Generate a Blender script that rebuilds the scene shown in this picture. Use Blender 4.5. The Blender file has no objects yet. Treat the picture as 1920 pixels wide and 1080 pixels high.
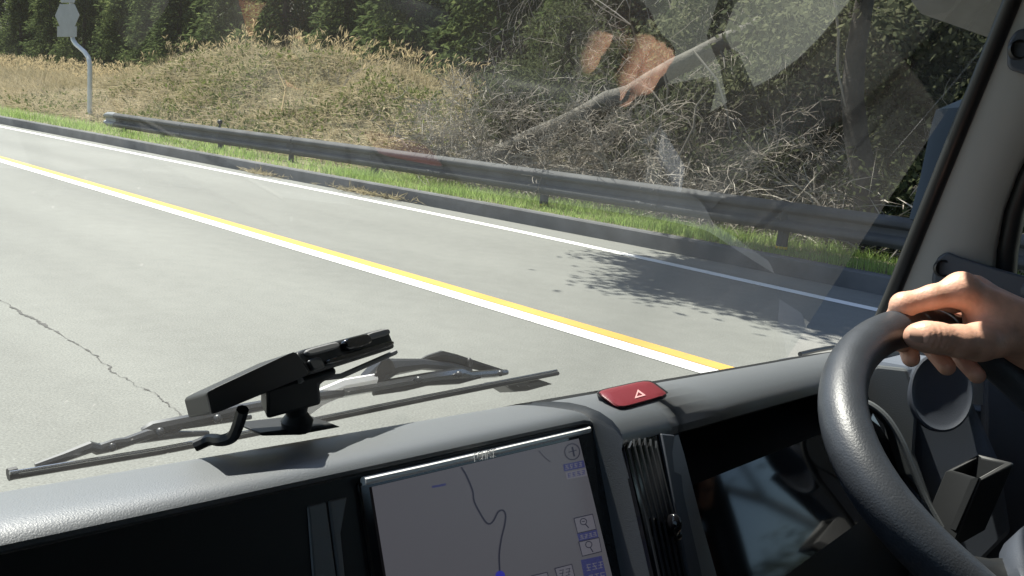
import bpy, bmesh, math, random
import numpy as np
from mathutils import Vector, Matrix
random.seed(7)
RNG = np.random.default_rng(7)
SC = bpy.context.scene
COL = SC.collection

# ------------------------------------------------------------------ camera
F = 1600.0; CAM_H = 1.38
TH, RO = math.radians(11.1), math.radians(5.6)
FW = np.array([0, math.cos(TH), -math.sin(TH)])
R0 = np.array([1.0, 0, 0]); U0 = np.cross(R0, FW)
CR = R0 * math.cos(RO) + U0 * math.sin(RO)
CU = -R0 * math.sin(RO) + U0 * math.cos(RO)
CAM = np.array([0, 0, CAM_H])
cd = bpy.data.cameras.new('camera'); cam = bpy.data.objects.new('camera', cd); COL.objects.link(cam)
cd.sensor_width = 36.0; cd.lens = F / 1920 * 36.0; cd.clip_start = 0.02; cd.clip_end = 2000
cam.matrix_world = Matrix(((CR[0], CU[0], -FW[0], 0), (CR[1], CU[1], -FW[1], 0), (CR[2], CU[2], -FW[2], CAM_H), (0, 0, 0, 1)))
SC.camera = cam

# ------------------------------------------------------------------ light
SUN_AZ, SUN_EL = math.radians(-50), math.radians(61)
w = bpy.data.worlds.new('World'); SC.world = w; w.use_nodes = True
nt = w.node_tree; bg = nt.nodes['Background']
sky = nt.nodes.new('ShaderNodeTexSky'); sky.sky_type = 'NISHITA'; sky.sun_disc = False
sky.sun_elevation = SUN_EL; sky.sun_rotation = SUN_AZ
nt.links.new(sky.outputs[0], bg.inputs[0]); bg.inputs[1].default_value = 0.065
sl = bpy.data.lights.new('sun', 'SUN'); sl.energy = 4.3; sl.angle = math.radians(0.5); sl.color = (1, 0.95, 0.87)
so = bpy.data.objects.new('sun', sl); COL.objects.link(so)
SUN = np.array([math.sin(SUN_AZ) * math.cos(SUN_EL), math.cos(SUN_AZ) * math.cos(SUN_EL), math.sin(SUN_EL)])
so.rotation_euler = Vector(SUN).to_track_quat('Z', 'Y').to_euler(); so.location = (0, 0, 30)
SC.view_settings.view_transform = 'Standard'; SC.view_settings.look = 'None'
SC.view_settings.exposure = 1.5; SC.view_settings.gamma = 1.0
SC.cycles.max_bounces = 8; SC.cycles.transparent_max_bounces = 16
SC.cycles.sample_clamp_indirect = 6.0
SC.cycles.use_denoising = True

# ------------------------------------------------------------------ frames
# vehicle frame: x to the right of the van, y forward, z up; origin at the camera
M_L = np.array([0.61012273, 0.78618065, -0.09833734])
M_F = np.array([-0.79000972, 0.61309431, 0.0])
M_U = np.array([0.06029007, 0.07768746, 0.99515314])
MV = np.stack([M_L, M_F, M_U])
# road frame: s along the road (away to the left), t across it
RD = np.array([-0.755, 0.656]); RD /= np.linalg.norm(RD)
RN = np.array([0.656, 0.755]); RN /= np.linalg.norm(RN)

def ray(px, py):
    return FW + CR * (px - 960) / F - CU * (py - 540) / F
def veh(px, py):
    return MV @ ray(px, py)
def vx(px, py, x):
    v = veh(px, py); return v * x / v[0]
def vy(px, py, y):
    v = veh(px, py); return v * y / v[1]
def vd(px, py, d):          # at depth d along the optical axis
    return veh(px, py) * d
WN = np.array([0, 0.8725, 0.4886]); WN /= np.linalg.norm(WN); WD = 0.345
def vw(px, py, d):          # on a plane parallel to the windscreen
    v = veh(px, py); return v * d / (v @ WN)
def ST(s, t, z=0.0):
    return np.array([s * RD[0] + t * RN[0], s * RD[1] + t * RN[1], z])
def st_of(px, py, z=0.0):
    d = ray(px, py); k = (z - CAM_H) / d[2]; P = CAM + k * d
    return P[:2] @ RD, P[:2] @ RN
def at_t(px, py, t):
    d = ray(px, py); k = t / (d[:2] @ RN); return CAM + k * d

# ------------------------------------------------------------------ tagging
def tag(o, label=None, cat=None, group=None, kind=None):
    if label: o['label'] = label
    if cat: o['category'] = cat
    if group: o['group'] = group
    if kind: o['kind'] = kind
    return o
def empty(name, loc=(0, 0, 0)):
    o = bpy.data.objects.new(name, None); COL.objects.link(o); o.location = loc; o.empty_display_size = 0.1; return o
def copy_tree(o, parent=None):
    c = o.copy(); COL.objects.link(c)
    if parent is not None: c.parent = parent
    for ch in o.children: copy_tree(ch, c)
    return c

# ------------------------------------------------------------------ materials
def nmat(name):
    m = bpy.data.materials.new(name); m.use_nodes = True
    return m, m.node_tree.nodes, m.node_tree.links
def pmat(name, col, rough=0.5, metal=0.0, spec=0.5, var=0.0, vscale=5.0, bump=0.0, bscale=200.0, bdist=0.002, coat=0.0):
    m, N, Lk = nmat(name); b = N['Principled BSDF']
    b.inputs['Base Color'].default_value = (*col, 1); b.inputs['Roughness'].default_value = rough
    b.inputs['Metallic'].default_value = metal; b.inputs['Specular IOR Level'].default_value = spec
    b.inputs['Coat Weight'].default_value = coat
    tc = N.new('ShaderNodeTexCoord')
    if var > 0:
        n = N.new('ShaderNodeTexNoise'); n.inputs['Scale'].default_value = vscale; n.inputs['Detail'].default_value = 6
        Lk.new(tc.outputs['Object'], n.inputs['Vector'])
        mp = N.new('ShaderNodeMapRange'); mp.inputs[1].default_value = 0.3; mp.inputs[2].default_value = 0.7
        mp.inputs[3].default_value = 1 - var; mp.inputs[4].default_value = 1 + var
        Lk.new(n.outputs[0], mp.inputs[0])
        mx = N.new('ShaderNodeVectorMath'); mx.operation = 'SCALE'; mx.inputs[0].default_value = col
        Lk.new(mp.outputs[0], mx.inputs['Scale']); Lk.new(mx.outputs[0], b.inputs['Base Color'])
    if bump > 0:
        n2 = N.new('ShaderNodeTexNoise'); n2.inputs['Scale'].default_value = bscale; n2.inputs['Detail'].default_value = 3
        Lk.new(tc.outputs['Object'], n2.inputs['Vector'])
        bp = N.new('ShaderNodeBump'); bp.inputs['Strength'].default_value = bump; bp.inputs['Distance'].default_value = bdist
        Lk.new(n2.outputs[0], bp.inputs['Height']); Lk.new(bp.outputs[0], b.inputs['Normal'])
    return m
def leafmat(name, cols, trans=0.35, vscale=0.6):
    """foliage: colour varies from leaf to leaf and in slow patches; diffuse + translucent"""
    m, N, Lk = nmat(name); N.remove(N['Principled BSDF']); out = N['Material Output']
    g = N.new('ShaderNodeNewGeometry'); tc = N.new('ShaderNodeTexCoord')
    n = N.new('ShaderNodeTexNoise'); n.inputs['Scale'].default_value = vscale; n.inputs['Detail'].default_value = 3
    Lk.new(tc.outputs['Object'], n.inputs['Vector'])
    a = N.new('ShaderNodeMath'); a.operation = 'MULTIPLY_ADD'; a.inputs[1].default_value = 0.55; 
    Lk.new(g.outputs['Random Per Island'], a.inputs[0])
    b = N.new('ShaderNodeMapRange'); b.inputs[1].default_value = 0.3; b.inputs[2].default_value = 0.7; b.inputs[4].default_value = 0.45
    Lk.new(n.outputs[0], b.inputs[0]); Lk.new(b.outputs[0], a.inputs[2])
    r = N.new('ShaderNodeValToRGB'); Lk.new(a.outputs[0], r.inputs[0])
    e = r.color_ramp.elements
    while len(e) < len(cols): e.new(0.5)
    for i, c in enumerate(cols):
        e[i].position = i / (len(cols) - 1); e[i].color = (*c, 1)
    d = N.new('ShaderNodeBsdfDiffuse'); tr = N.new('ShaderNodeBsdfTranslucent'); mix = N.new('ShaderNodeMixShader')
    mix.inputs[0].default_value = trans
    Lk.new(r.outputs[0], d.inputs[0]); Lk.new(r.outputs[0], tr.inputs[0])
    Lk.new(d.outputs[0], mix.inputs[1]); Lk.new(tr.outputs[0], mix.inputs[2]); Lk.new(mix.outputs[0], out.inputs[0])
    return m

MAT = {}
MAT['dash'] = pmat('dash_plastic', (0.048, 0.056, 0.064), 0.48, spec=1.0, bump=0.4, bscale=1400, bdist=0.0004)
MAT['dash'].node_tree.nodes['Principled BSDF'].inputs['IOR'].default_value = 1.8
MAT['dash_matt'] = pmat('anti_glare_dash_top', (0.016, 0.017, 0.018), 0.95, spec=0.1, bump=0.3, bscale=1500, bdist=0.0005)
MAT['dash_light'] = pmat('grained_grey_plastic', (0.075, 0.082, 0.085), 0.5, bump=0.4, bscale=800, bdist=0.0006)
MAT['black'] = pmat('matt_black_plastic', (0.010, 0.011, 0.012), 0.5, bump=0.05, bscale=900, bdist=0.0005)
MAT['gloss_black'] = pmat('gloss_black_plastic', (0.006, 0.006, 0.007), 0.08, spec=0.6)
MAT['lens'] = pmat('meter_glass', (0.003, 0.003, 0.004), 0.06, spec=0.45)
MAT['rubber'] = pmat('seal_rubber', (0.012, 0.013, 0.014), 0.38, spec=0.5)
MAT['trim'] = pmat('pillar_trim', (0.33, 0.335, 0.325), 0.62, spec=0.35, bump=0.25, bscale=900, bdist=0.0004)
MAT['trim_dark'] = pmat('blue_grey_plastic', (0.045, 0.052, 0.066), 0.5, bump=0.3, bscale=800, bdist=0.0005)
MAT['leather'] = pmat('wheel_leather', (0.03, 0.034, 0.041), 0.44, spec=0.55, var=0.12, vscale=60, bump=0.35, bscale=620, bdist=0.0008)
MAT['silver_glare'] = pmat('silver_trim_with_glare', (0.85, 0.85, 0.83), 0.3, metal=0.1)  # near-white: highlights of bezel bar and wiper arm put into the colour
MAT['wiper_metal'] = pmat('wiper_grey_metal', (0.03, 0.033, 0.037), 0.36, metal=0.3, spec=0.7)
MAT['wiper_bright'] = pmat('wiper_bare_metal', (0.40, 0.41, 0.42), 0.25, metal=1.0)
MAT['red'] = pmat('red_button', (0.15, 0.020, 0.027), 0.4, spec=0.6, bump=0.1, bscale=600)
MAT['symbol'] = pmat('button_symbol', (0.55, 0.30, 0.30), 0.5)
MAT['white_print'] = pmat('white_print', (0.8, 0.8, 0.78), 0.5)
MAT['roofcloth'] = pmat('roof_lining', (0.12, 0.118, 0.11), 0.9, var=0.08, vscale=30)
MAT['seat'] = pmat('seat_fabric', (0.12, 0.12, 0.125), 0.9, var=0.15, vscale=60, bump=0.3, bscale=300)
MAT['mirror'] = pmat('mirror_housing_paint', (0.010, 0.015, 0.022), 0.9, spec=0.0)
MAT['skin'] = pmat('skin', (0.64, 0.36, 0.255), 0.46, spec=0.4, var=0.16, vscale=70, bump=0.35, bscale=330, bdist=0.0012)
MAT['skin'].node_tree.nodes['Principled BSDF'].inputs['Subsurface Weight'].default_value = 0.12
MAT['skin'].node_tree.nodes['Principled BSDF'].inputs['Subsurface Radius'].default_value = (0.006, 0.002, 0.001)
MAT['outboard'] = pmat('outboard_plastic', (0.085, 0.098, 0.122), 0.55, bump=0.3, bscale=800, bdist=0.0005)
MAT['key'] = pmat('grey_key_plastic', (0.20, 0.20, 0.20), 0.55, spec=0.4)
MAT['nail'] = pmat('nail', (0.56, 0.34, 0.25), 0.28, spec=0.5)
MAT['jacket'] = pmat('dark_jacket', (0.03, 0.033, 0.045), 0.85, var=0.2, vscale=40, bump=0.3, bscale=250)
MAT['trousers'] = pmat('grey_trousers', (0.16, 0.155, 0.14), 0.9, var=0.15, vscale=40, bump=0.3, bscale=250)
MAT['hair'] = pmat('hair', (0.012, 0.010, 0.009), 0.5, bump=0.6, bscale=200)
MAT['steel'] = pmat('galvanised_steel', (0.078, 0.080, 0.080), 0.7, metal=0.0, spec=0.15, var=0.25, vscale=2.5)
MAT['steel_light'] = pmat('galvanised_end', (0.2, 0.21, 0.21), 0.5, metal=0.35, var=0.12, vscale=6)
MAT['pole'] = pmat('pole_paint', (0.58, 0.59, 0.57), 0.45, metal=0.1, var=0.08, vscale=5)
MAT['signback'] = pmat('sign_back_aluminium', (0.17, 0.18, 0.18), 0.5, metal=0.3, var=0.1, vscale=4)
MAT['yellow_refl'] = pmat('yellow_reflector', (0.75, 0.45, 0.03), 0.4)
MAT['van_paint'] = pmat('van_paint', (0.6, 0.6, 0.6), 0.3, coat=0.5)

def glass_mat(name, gain=1.0, tint=(0.93, 0.96, 0.94), dust_veil=0.0):
    m, N, Lk = nmat(name); N.remove(N['Principled BSDF']); out = N['Material Output']
    ge = N.new('ShaderNodeNewGeometry'); dt = N.new('ShaderNodeVectorMath'); dt.operation = 'DOT_PRODUCT'
    Lk.new(ge.outputs['Normal'], dt.inputs[0]); Lk.new(ge.outputs['Incoming'], dt.inputs[1])
    def mth(op, x, y=None):
        q = N.new('ShaderNodeMath'); q.operation = op
        for i, k in enumerate((x, y)):
            if k is None: continue
            if isinstance(k, (int, float)): q.inputs[i].default_value = k
            else: Lk.new(k, q.inputs[i])
        return q.outputs[0]
    c = mth('ABSOLUTE', dt.outputs['Value']); c5 = mth('POWER', mth('SUBTRACT', 1.0, c), 5.0)
    mu = N.new('ShaderNodeMath'); mu.operation = 'MULTIPLY'; mu.inputs[1].default_value = gain; mu.use_clamp = True
    Lk.new(mth('ADD', mth('MULTIPLY', c5, 0.957), 0.043), mu.inputs[0])
    t = N.new('ShaderNodeBsdfTransparent'); t.inputs[0].default_value = (*tint, 1)
    g = N.new('ShaderNodeBsdfGlossy'); g.inputs['Roughness'].default_value = 0.0; g.inputs[0].default_value = (1, 1, 1, 1)
    mx = N.new('ShaderNodeMixShader'); Lk.new(mu.outputs[0], mx.inputs[0])
    Lk.new(t.outputs[0], mx.inputs[1]); Lk.new(g.outputs[0], mx.inputs[2]); res = mx.outputs[0]
    if dust_veil:
        tc = N.new('ShaderNodeTexCoord'); v = N.new('ShaderNodeTexVoronoi'); v.inputs['Scale'].default_value = 85; v.inputs['Randomness'].default_value = 1; Lk.new(tc.outputs['Object'], v.inputs['Vector'])
        n = N.new('ShaderNodeTexNoise'); n.inputs['Scale'].default_value = 5; n.inputs['Detail'].default_value = 5; Lk.new(tc.outputs['Object'], n.inputs['Vector'])
        sz = mth('MULTIPLY', mth('SUBTRACT', n.outputs[0], 0.44), 0.42); sp = mth('LESS_THAN', v.outputs['Distance'], sz)
        veil = mth('MULTIPLY', mth('POWER', n.outputs[0], 2.0), dust_veil * 4); df = mth('ADD', mth('MULTIPLY', sp, 0.07), veil)  # specks are dust; the even film is reflection haze laid into the glass
        tl = N.new('ShaderNodeBsdfTranslucent'); tl.inputs[0].default_value = (.8, .78, .72, 1); m2 = N.new('ShaderNodeMixShader')
        Lk.new(df, m2.inputs[0]); Lk.new(res, m2.inputs[1]); Lk.new(tl.outputs[0], m2.inputs[2]); res = m2.outputs[0]
    Lk.new(res, out.inputs[0])
    return m
MAT['glass'] = glass_mat('windscreen_glass', 1.9, dust_veil=0.009)
MAT['side_glass'] = glass_mat('side_glass', 1.6, (0.85, 0.9, 0.87))

def screen_emit(name, col, strength):
    m, N, Lk = nmat(name); b = N['Principled BSDF']
    b.inputs['Base Color'].default_value = (0.02, 0.02, 0.022, 1); b.inputs['Roughness'].default_value = 0.35
    b.inputs['Emission Color'].default_value = (*col, 1); b.inputs['Emission Strength'].default_value = strength
    return m
ES = 0.25
MAT['map'] = screen_emit('map_display', (0.094, 0.093, 0.106), ES)
MAT['map_line'] = screen_emit('map_route', (0.020, 0.020, 0.034), ES)
MAT['map_box'] = screen_emit('map_button', (0.125, 0.122, 0.145), ES)
MAT['map_blue'] = screen_emit('map_blue', (0.035, 0.038, 0.115), ES)
MAT['map_pos'] = screen_emit('map_position', (0.03, 0.03, 0.33), ES)

# ground materials
def road_mat():
    m, N, Lk = nmat('asphalt'); b = N['Principled BSDF']; b.inputs['Roughness'].default_value = 0.82; b.inputs['Specular IOR Level'].default_value = 0.35
    tc = N.new('ShaderNodeTexCoord')
    def noise(sc, det, lo, hi, a, bb):
        n = N.new('ShaderNodeTexNoise'); n.inputs['Scale'].default_value = sc; n.inputs['Detail'].default_value = det
        Lk.new(tc.outputs['Object'], n.inputs['Vector'])
        r = N.new('ShaderNodeMapRange'); r.inputs[1].default_value = lo; r.inputs[2].default_value = hi; r.inputs[3].default_value = a; r.inputs[4].default_value = bb
        Lk.new(n.outputs[0], r.inputs[0]); return r.outputs[0], n.outputs[0]
    a1, _ = noise(0.45, 4, 0.3, 0.7, 0.93, 1.06)
    a2, _ = noise(7, 5, 0.3, 0.7, 0.95, 1.05)
    a3, h = noise(95, 2, 0.3, 0.72, 0.80, 1.22)
    mp = N.new('ShaderNodeMapping'); mp.inputs['Rotation'].default_value = (0, 0, -math.atan2(RD[1], RD[0])); mp2 = N.new('ShaderNodeVectorMath'); mp2.operation = 'MULTIPLY'; mp2.inputs[1].default_value = (0.05, 1.1, 1)
    Lk.new(tc.outputs['Object'], mp.inputs['Vector']); Lk.new(mp.outputs[0], mp2.inputs[0])
    nw = N.new('ShaderNodeTexNoise'); nw.inputs['Scale'].default_value = 1.0; nw.inputs['Detail'].default_value = 4; Lk.new(mp2.outputs[0], nw.inputs['Vector'])
    rw = N.new('ShaderNodeMapRange'); rw.inputs[1].default_value = .3; rw.inputs[2].default_value = .7; rw.inputs[3].default_value = .90; rw.inputs[4].default_value = 1.08; Lk.new(nw.outputs[0], rw.inputs[0])
    m0 = N.new('ShaderNodeMath'); m0.operation = 'MULTIPLY'; Lk.new(a1, m0.inputs[0]); Lk.new(rw.outputs[0], m0.inputs[1]); a1 = m0.outputs[0]
    sp1 = N.new('ShaderNodeTexVoronoi'); sp1.inputs['Scale'].default_value = 26; Lk.new(tc.outputs['Object'], sp1.inputs['Vector'])
    rs1 = N.new('ShaderNodeMapRange'); rs1.inputs[1].default_value = .04; rs1.inputs[2].default_value = .10; rs1.inputs[3].default_value = 1.45; rs1.inputs[4].default_value = 1.0; Lk.new(sp1.outputs['Distance'], rs1.inputs[0])
    m1 = N.new('ShaderNodeMath'); m1.operation = 'MULTIPLY'; Lk.new(a1, m1.inputs[0]); Lk.new(rs1.outputs[0], m1.inputs[1]); a1 = m1.outputs[0]
    mul = N.new('ShaderNodeMath'); mul.operation = 'MULTIPLY'; Lk.new(a1, mul.inputs[0]); Lk.new(a2, mul.inputs[1])
    mu2 = N.new('ShaderNodeMath'); mu2.operation = 'MULTIPLY'; Lk.new(mul.outputs[0], mu2.inputs[0]); Lk.new(a3, mu2.inputs[1])
    sc = N.new('ShaderNodeVectorMath'); sc.operation = 'SCALE'; sc.inputs[0].default_value = (0.160, 0.164, 0.149)
    Lk.new(mu2.outputs[0], sc.inputs['Scale']); Lk.new(sc.outputs[0], b.inputs['Base Color'])
    bp = N.new('ShaderNodeBump'); bp.inputs['Strength'].default_value = 0.35; bp.inputs['Distance'].default_value = 0.006
    Lk.new(h, bp.inputs['Height']); Lk.new(bp.outputs[0], b.inputs['Normal'])
    return m
MAT['asphalt'] = road_mat()
MAT['crack'] = pmat('crack', (0.07, 0.069, 0.064), 0.9, var=0.3, vscale=30)
MAT['line_white'] = pmat('white_road_paint', (0.78, 0.78, 0.75), 0.7, var=0.05, vscale=6)
MAT['line_yellow'] = pmat('yellow_road_paint', (0.50, 0.27, 0.025), 0.7, var=0.06, vscale=6)
def paint_mat(name, col):
    m = pmat(name, col, 0.75, var=0.08, vscale=3); N = m.node_tree.nodes; Lk = m.node_tree.links; b = N['Principled BSDF']
    tc = N.new('ShaderNodeTexCoord'); n = N.new('ShaderNodeTexNoise'); n.inputs['Scale'].default_value = 28; n.inputs['Detail'].default_value = 6; n.inputs['Roughness'].default_value = .7
    Lk.new(tc.outputs['Object'], n.inputs['Vector']); r = N.new('ShaderNodeMapRange'); r.inputs[1].default_value = .60; r.inputs[2].default_value = .70; Lk.new(n.outputs[0], r.inputs[0])
    old = b.inputs['Base Color'].links[0].from_socket; mx = N.new('ShaderNodeMix'); mx.data_type = 'RGBA'; Lk.new(r.outputs[0], mx.inputs[0]); Lk.new(old, mx.inputs[6]); mx.inputs[7].default_value = (.16, .155, .14, 1); Lk.new(mx.outputs[2], b.inputs['Base Color']); return m
MAT['line_white'] = paint_mat('worn_white_paint', (0.72, 0.72, 0.69)); MAT['line_yellow'] = paint_mat('worn_yellow_paint', (0.50, 0.30, 0.055))
MAT['kerb'] = pmat('kerb_concrete', (0.095, 0.098, 0.10), 0.9, var=0.25, vscale=3, bump=0.3, bscale=60)
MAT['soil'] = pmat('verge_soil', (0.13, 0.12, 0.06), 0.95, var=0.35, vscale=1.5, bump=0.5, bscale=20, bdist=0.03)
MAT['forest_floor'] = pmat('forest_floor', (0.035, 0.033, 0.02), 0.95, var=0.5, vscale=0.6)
MAT['grass'] = leafmat('verge_grass', [(0.17, 0.26, 0.07), (0.24, 0.35, 0.10), (0.32, 0.43, 0.14), (0.42, 0.46, 0.21)], 0.55, 0.9)
MAT['dry'] = leafmat('dry_grass', [(0.20, 0.18, 0.09), (0.33, 0.285, 0.17), (0.46, 0.39, 0.26), (0.58, 0.50, 0.36)], 0.35, 0.35)
MAT['plume'] = leafmat('grass_plume', [(0.34, 0.27, 0.15), (0.42, 0.34, 0.2), (0.5, 0.41, 0.26)], 0.45, 0.5)
MAT['weed'] = leafmat('green_weeds', [(0.07, 0.095, 0.025), (0.11, 0.14, 0.04), (0.17, 0.19, 0.06)], 0.4, 0.7)
MAT['conifer'] = leafmat('conifer_needles', [(0.026, 0.040, 0.016), (0.060, 0.085, 0.034), (0.12, 0.15, 0.056), (0.19, 0.215, 0.085)], 0.45, 0.35)
MAT['broad'] = leafmat('broad_leaves', [(0.036, 0.043, 0.026), (0.068, 0.08, 0.046), (0.12, 0.13, 0.075), (0.18, 0.185, 0.11)], 0.45, 0.5)
MAT['shrubleaf'] = leafmat('shrub_leaves', [(0.03, 0.038, 0.02), (0.055, 0.066, 0.034), (0.095, 0.11, 0.055), (0.15, 0.16, 0.09)], 0.4, 0.8)
MAT['under'] = leafmat('undergrowth_leaves', [(0.018, 0.02, 0.010), (0.035, 0.036, 0.018), (0.065, 0.065, 0.03), (0.10, 0.085, 0.045)], 0.25, 0.4)
MAT['bark'] = pmat('bark', (0.042, 0.036, 0.029), 0.95, var=0.4, vscale=9, bump=0.6, bscale=30, bdist=0.02)
MAT['bark_grey'] = pmat('grey_bark', (0.078, 0.072, 0.058), 0.9, var=0.35, vscale=7, bump=0.6, bscale=30, bdist=0.02)
MAT['twig'] = leafmat('bare_twigs', [(0.12, 0.105, 0.085), (0.25, 0.225, 0.19), (0.42, 0.39, 0.34)], 0.0, 0.6)

# ------------------------------------------------------------------ mesh builder
class MB:
    def __init__(self): self.v = []; self.f = []; self.m = []
    def add(self, vs, fs, mi=0):
        o = len(self.v); self.v.extend([tuple(float(c) for c in p) for p in vs])
        self.f.extend([tuple(i + o for i in f) for f in fs]); self.m.extend([mi] * len(fs)); return self
    def grid(self, rows, mi=0, closed=False):
        n = len(rows[0]); vs = [p for r in rows for p in r]; fs = []
        for i in range(len(rows) - 1):
            for j in range(n if closed else n - 1):
                k = (j + 1) % n; fs.append((i * n + j, i * n + k, (i + 1) * n + k, (i + 1) * n + j))
        return self.add(vs, fs, mi)
    def loft(self, secs, mi=0, cap=True):
        n = len(secs[0]); self.grid(secs, mi, True)
        if cap:
            self.add(secs[0], [tuple(range(n))[::-1]], mi); self.add(secs[-1], [tuple(range(n))], mi)
        return self
    def tube(self, pts, radii, n=8, mi=0, cap=True, flat=1.0, up=None):
        pts = [np.array(p, float) for p in pts]
        if not hasattr(radii, '__len__'): radii = [radii] * len(pts)
        secs = []; prev = None
        for i, p in enumerate(pts):
            t = pts[min(i + 1, len(pts) - 1)] - pts[max(i - 1, 0)]; t = t / (np.linalg.norm(t) + 1e-12)
            a = np.array(up, float) if up is not None else (prev if prev is not None else (np.array([0, 0, 1.0]) if abs(t[2]) < 0.9 else np.array([1.0, 0, 0])))
            b = np.cross(t, a); b /= np.linalg.norm(b) + 1e-12; c = np.cross(b, t); prev = c
            secs.append([p + radii[i] * (math.cos(q) * b + flat * math.sin(q) * c) for q in [2 * math.pi * k / n for k in range(n)]])
        return self.loft(secs, mi, cap)
    def box(self, c, size, rot=None, mi=0):
        c = np.array(c, float); h = np.array(size, float) / 2; R = np.eye(3) if rot is None else np.array(rot)
        vs = [c + R @ (h * np.array([x, y, z])) for x in (-1, 1) for y in (-1, 1) for z in (-1, 1)]
        return self.add(vs, [(0, 1, 3, 2), (4, 6, 7, 5), (0, 4, 5, 1), (2, 3, 7, 6), (0, 2, 6, 4), (1, 5, 7, 3)], mi)
    def prism(self, poly, off, mi=0):
        off = np.array(off, float); a = [np.array(p, float) for p in poly]; b = [p + off for p in a]; n = len(a)
        self.add(a + b, [tuple(range(n))[::-1], tuple(range(n, 2 * n))] + [(i, (i + 1) % n, n + (i + 1) % n, n + i) for i in range(n)], mi)
        return self
    def ell(self, c, r, rot=None, n=16, k=10, mi=0):
        R = np.eye(3) if rot is None else np.array(rot); rows = []
        for i in range(k + 1):
            a = -math.pi / 2 + math.pi * i / k
            rows.append([np.array(c) + R @ (np.array(r) * np.array([math.cos(a) * math.cos(q), math.cos(a) * math.sin(q), math.sin(a)])) for q in [2 * math.pi * j / n for j in range(n)]])
        return self.grid(rows, mi, True)
    def build(self, name, mats, parent=None, smooth=True, bevel=0.0, seg=2, sub=0, wn=False):
        me = bpy.data.meshes.new(name); me.from_pydata(self.v, [], self.f)
        for m in (mats if isinstance(mats, (list, tuple)) else [mats]): me.materials.append(MAT[m])
        me.polygons.foreach_set('material_index', self.m)
        bm = bmesh.new(); bm.from_mesh(me); bmesh.ops.remove_doubles(bm, verts=bm.verts, dist=1e-6)
        bmesh.ops.recalc_face_normals(bm, faces=bm.faces); bm.to_mesh(me); bm.free()
        if smooth:
            me.polygons.foreach_set('use_smooth', [True] * len(me.polygons))
            me.set_sharp_from_angle(angle=math.radians(38))
        o = bpy.data.objects.new(name, me); COL.objects.link(o)
        if parent is not None: o.parent = parent
        if bevel > 0:
            b = o.modifiers.new('bevel', 'BEVEL'); b.width = bevel; b.segments = seg; b.limit_method = 'ANGLE'; b.angle_limit = math.radians(35)
        if sub:
            s = o.modifiers.new('sub', 'SUBSURF'); s.levels = sub; s.render_levels = sub
        return o

def np_mesh(name, V, Q, mats, parent=None, mi=None, smooth=False):
    """quads/tris as numpy arrays -> mesh object"""
    me = bpy.data.meshes.new(name); V = np.asarray(V, np.float32).reshape(-1, 3)
    Q = np.asarray(Q, np.int32); k = Q.shape[1]
    me.vertices.add(len(V)); me.vertices.foreach_set('co', V.ravel())
    me.loops.add(Q.size); me.loops.foreach_set('vertex_index', Q.ravel())
    me.polygons.add(len(Q)); me.polygons.foreach_set('loop_start', np.arange(0, Q.size, k, dtype=np.int32))
    for m in (mats if isinstance(mats, (list, tuple)) else [mats]): me.materials.append(MAT[m])
    if mi is not None: me.polygons.foreach_set('material_index', np.asarray(mi, np.int32))
    if smooth: me.polygons.foreach_set('use_smooth', [True] * len(Q))
    me.update(calc_edges=True)
    o = bpy.data.objects.new(name, me); COL.objects.link(o)
    if parent is not None: o.parent = parent
    return o

def cards(P, D, Wd, length, width, bend=0.0):
    """pointed leaf cards: base P, direction D, side Wd -> V, Q (one rhombus-like quad each)"""
    D = D / np.linalg.norm(D, axis=1, keepdims=True)
    S = np.cross(D, Wd); S /= np.linalg.norm(S, axis=1, keepdims=True) + 1e-9
    length = np.asarray(length).reshape(-1, 1); width = np.asarray(width).reshape(-1, 1)
    mid = P + D * length * 0.45
    V = np.stack([P, mid + S * width * 0.5, P + D * length + np.array([0, 0, -1.0]) * bend * length, mid - S * width * 0.5], 1).reshape(-1, 3)
    Q = np.arange(len(P) * 4).reshape(-1, 4)
    return V, Q
def blades(P, h, lean, width, nseg=2):
    """grass blades: a bent ribbon of quads tapering to a tip"""
    n = len(P); az = RNG.uniform(0, 2 * np.pi, n); side = np.stack([np.cos(az), np.sin(az), np.zeros(n)], 1)
    h = h.reshape(-1, 1); width = width.reshape(-1, 1); rows = []
    for i in range(nseg + 1):
        u = i / nseg; c = P + np.array([0, 0, 1.0]) * h * (u - 0.25 * u * u * np.linalg.norm(lean, axis=1, keepdims=True)) + lean * h * u * u
        wd = width * (1 - 0.92 * u)
        rows += [c - side * wd / 2, c + side * wd / 2]
    V = np.stack(rows, 1); k = V.shape[1]; base = (np.arange(n) * k).reshape(-1, 1)
    Q = np.concatenate([base + np.array([[2 * i, 2 * i + 1, 2 * i + 3, 2 * i + 2]]) for i in range(nseg)], 0)
    return V.reshape(-1, 3), Q
def rdir(n, zb=0.0):
    d = RNG.normal(size=(n, 3)); d[:, 2] += zb; return d / np.linalg.norm(d, axis=1, keepdims=True)

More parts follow.
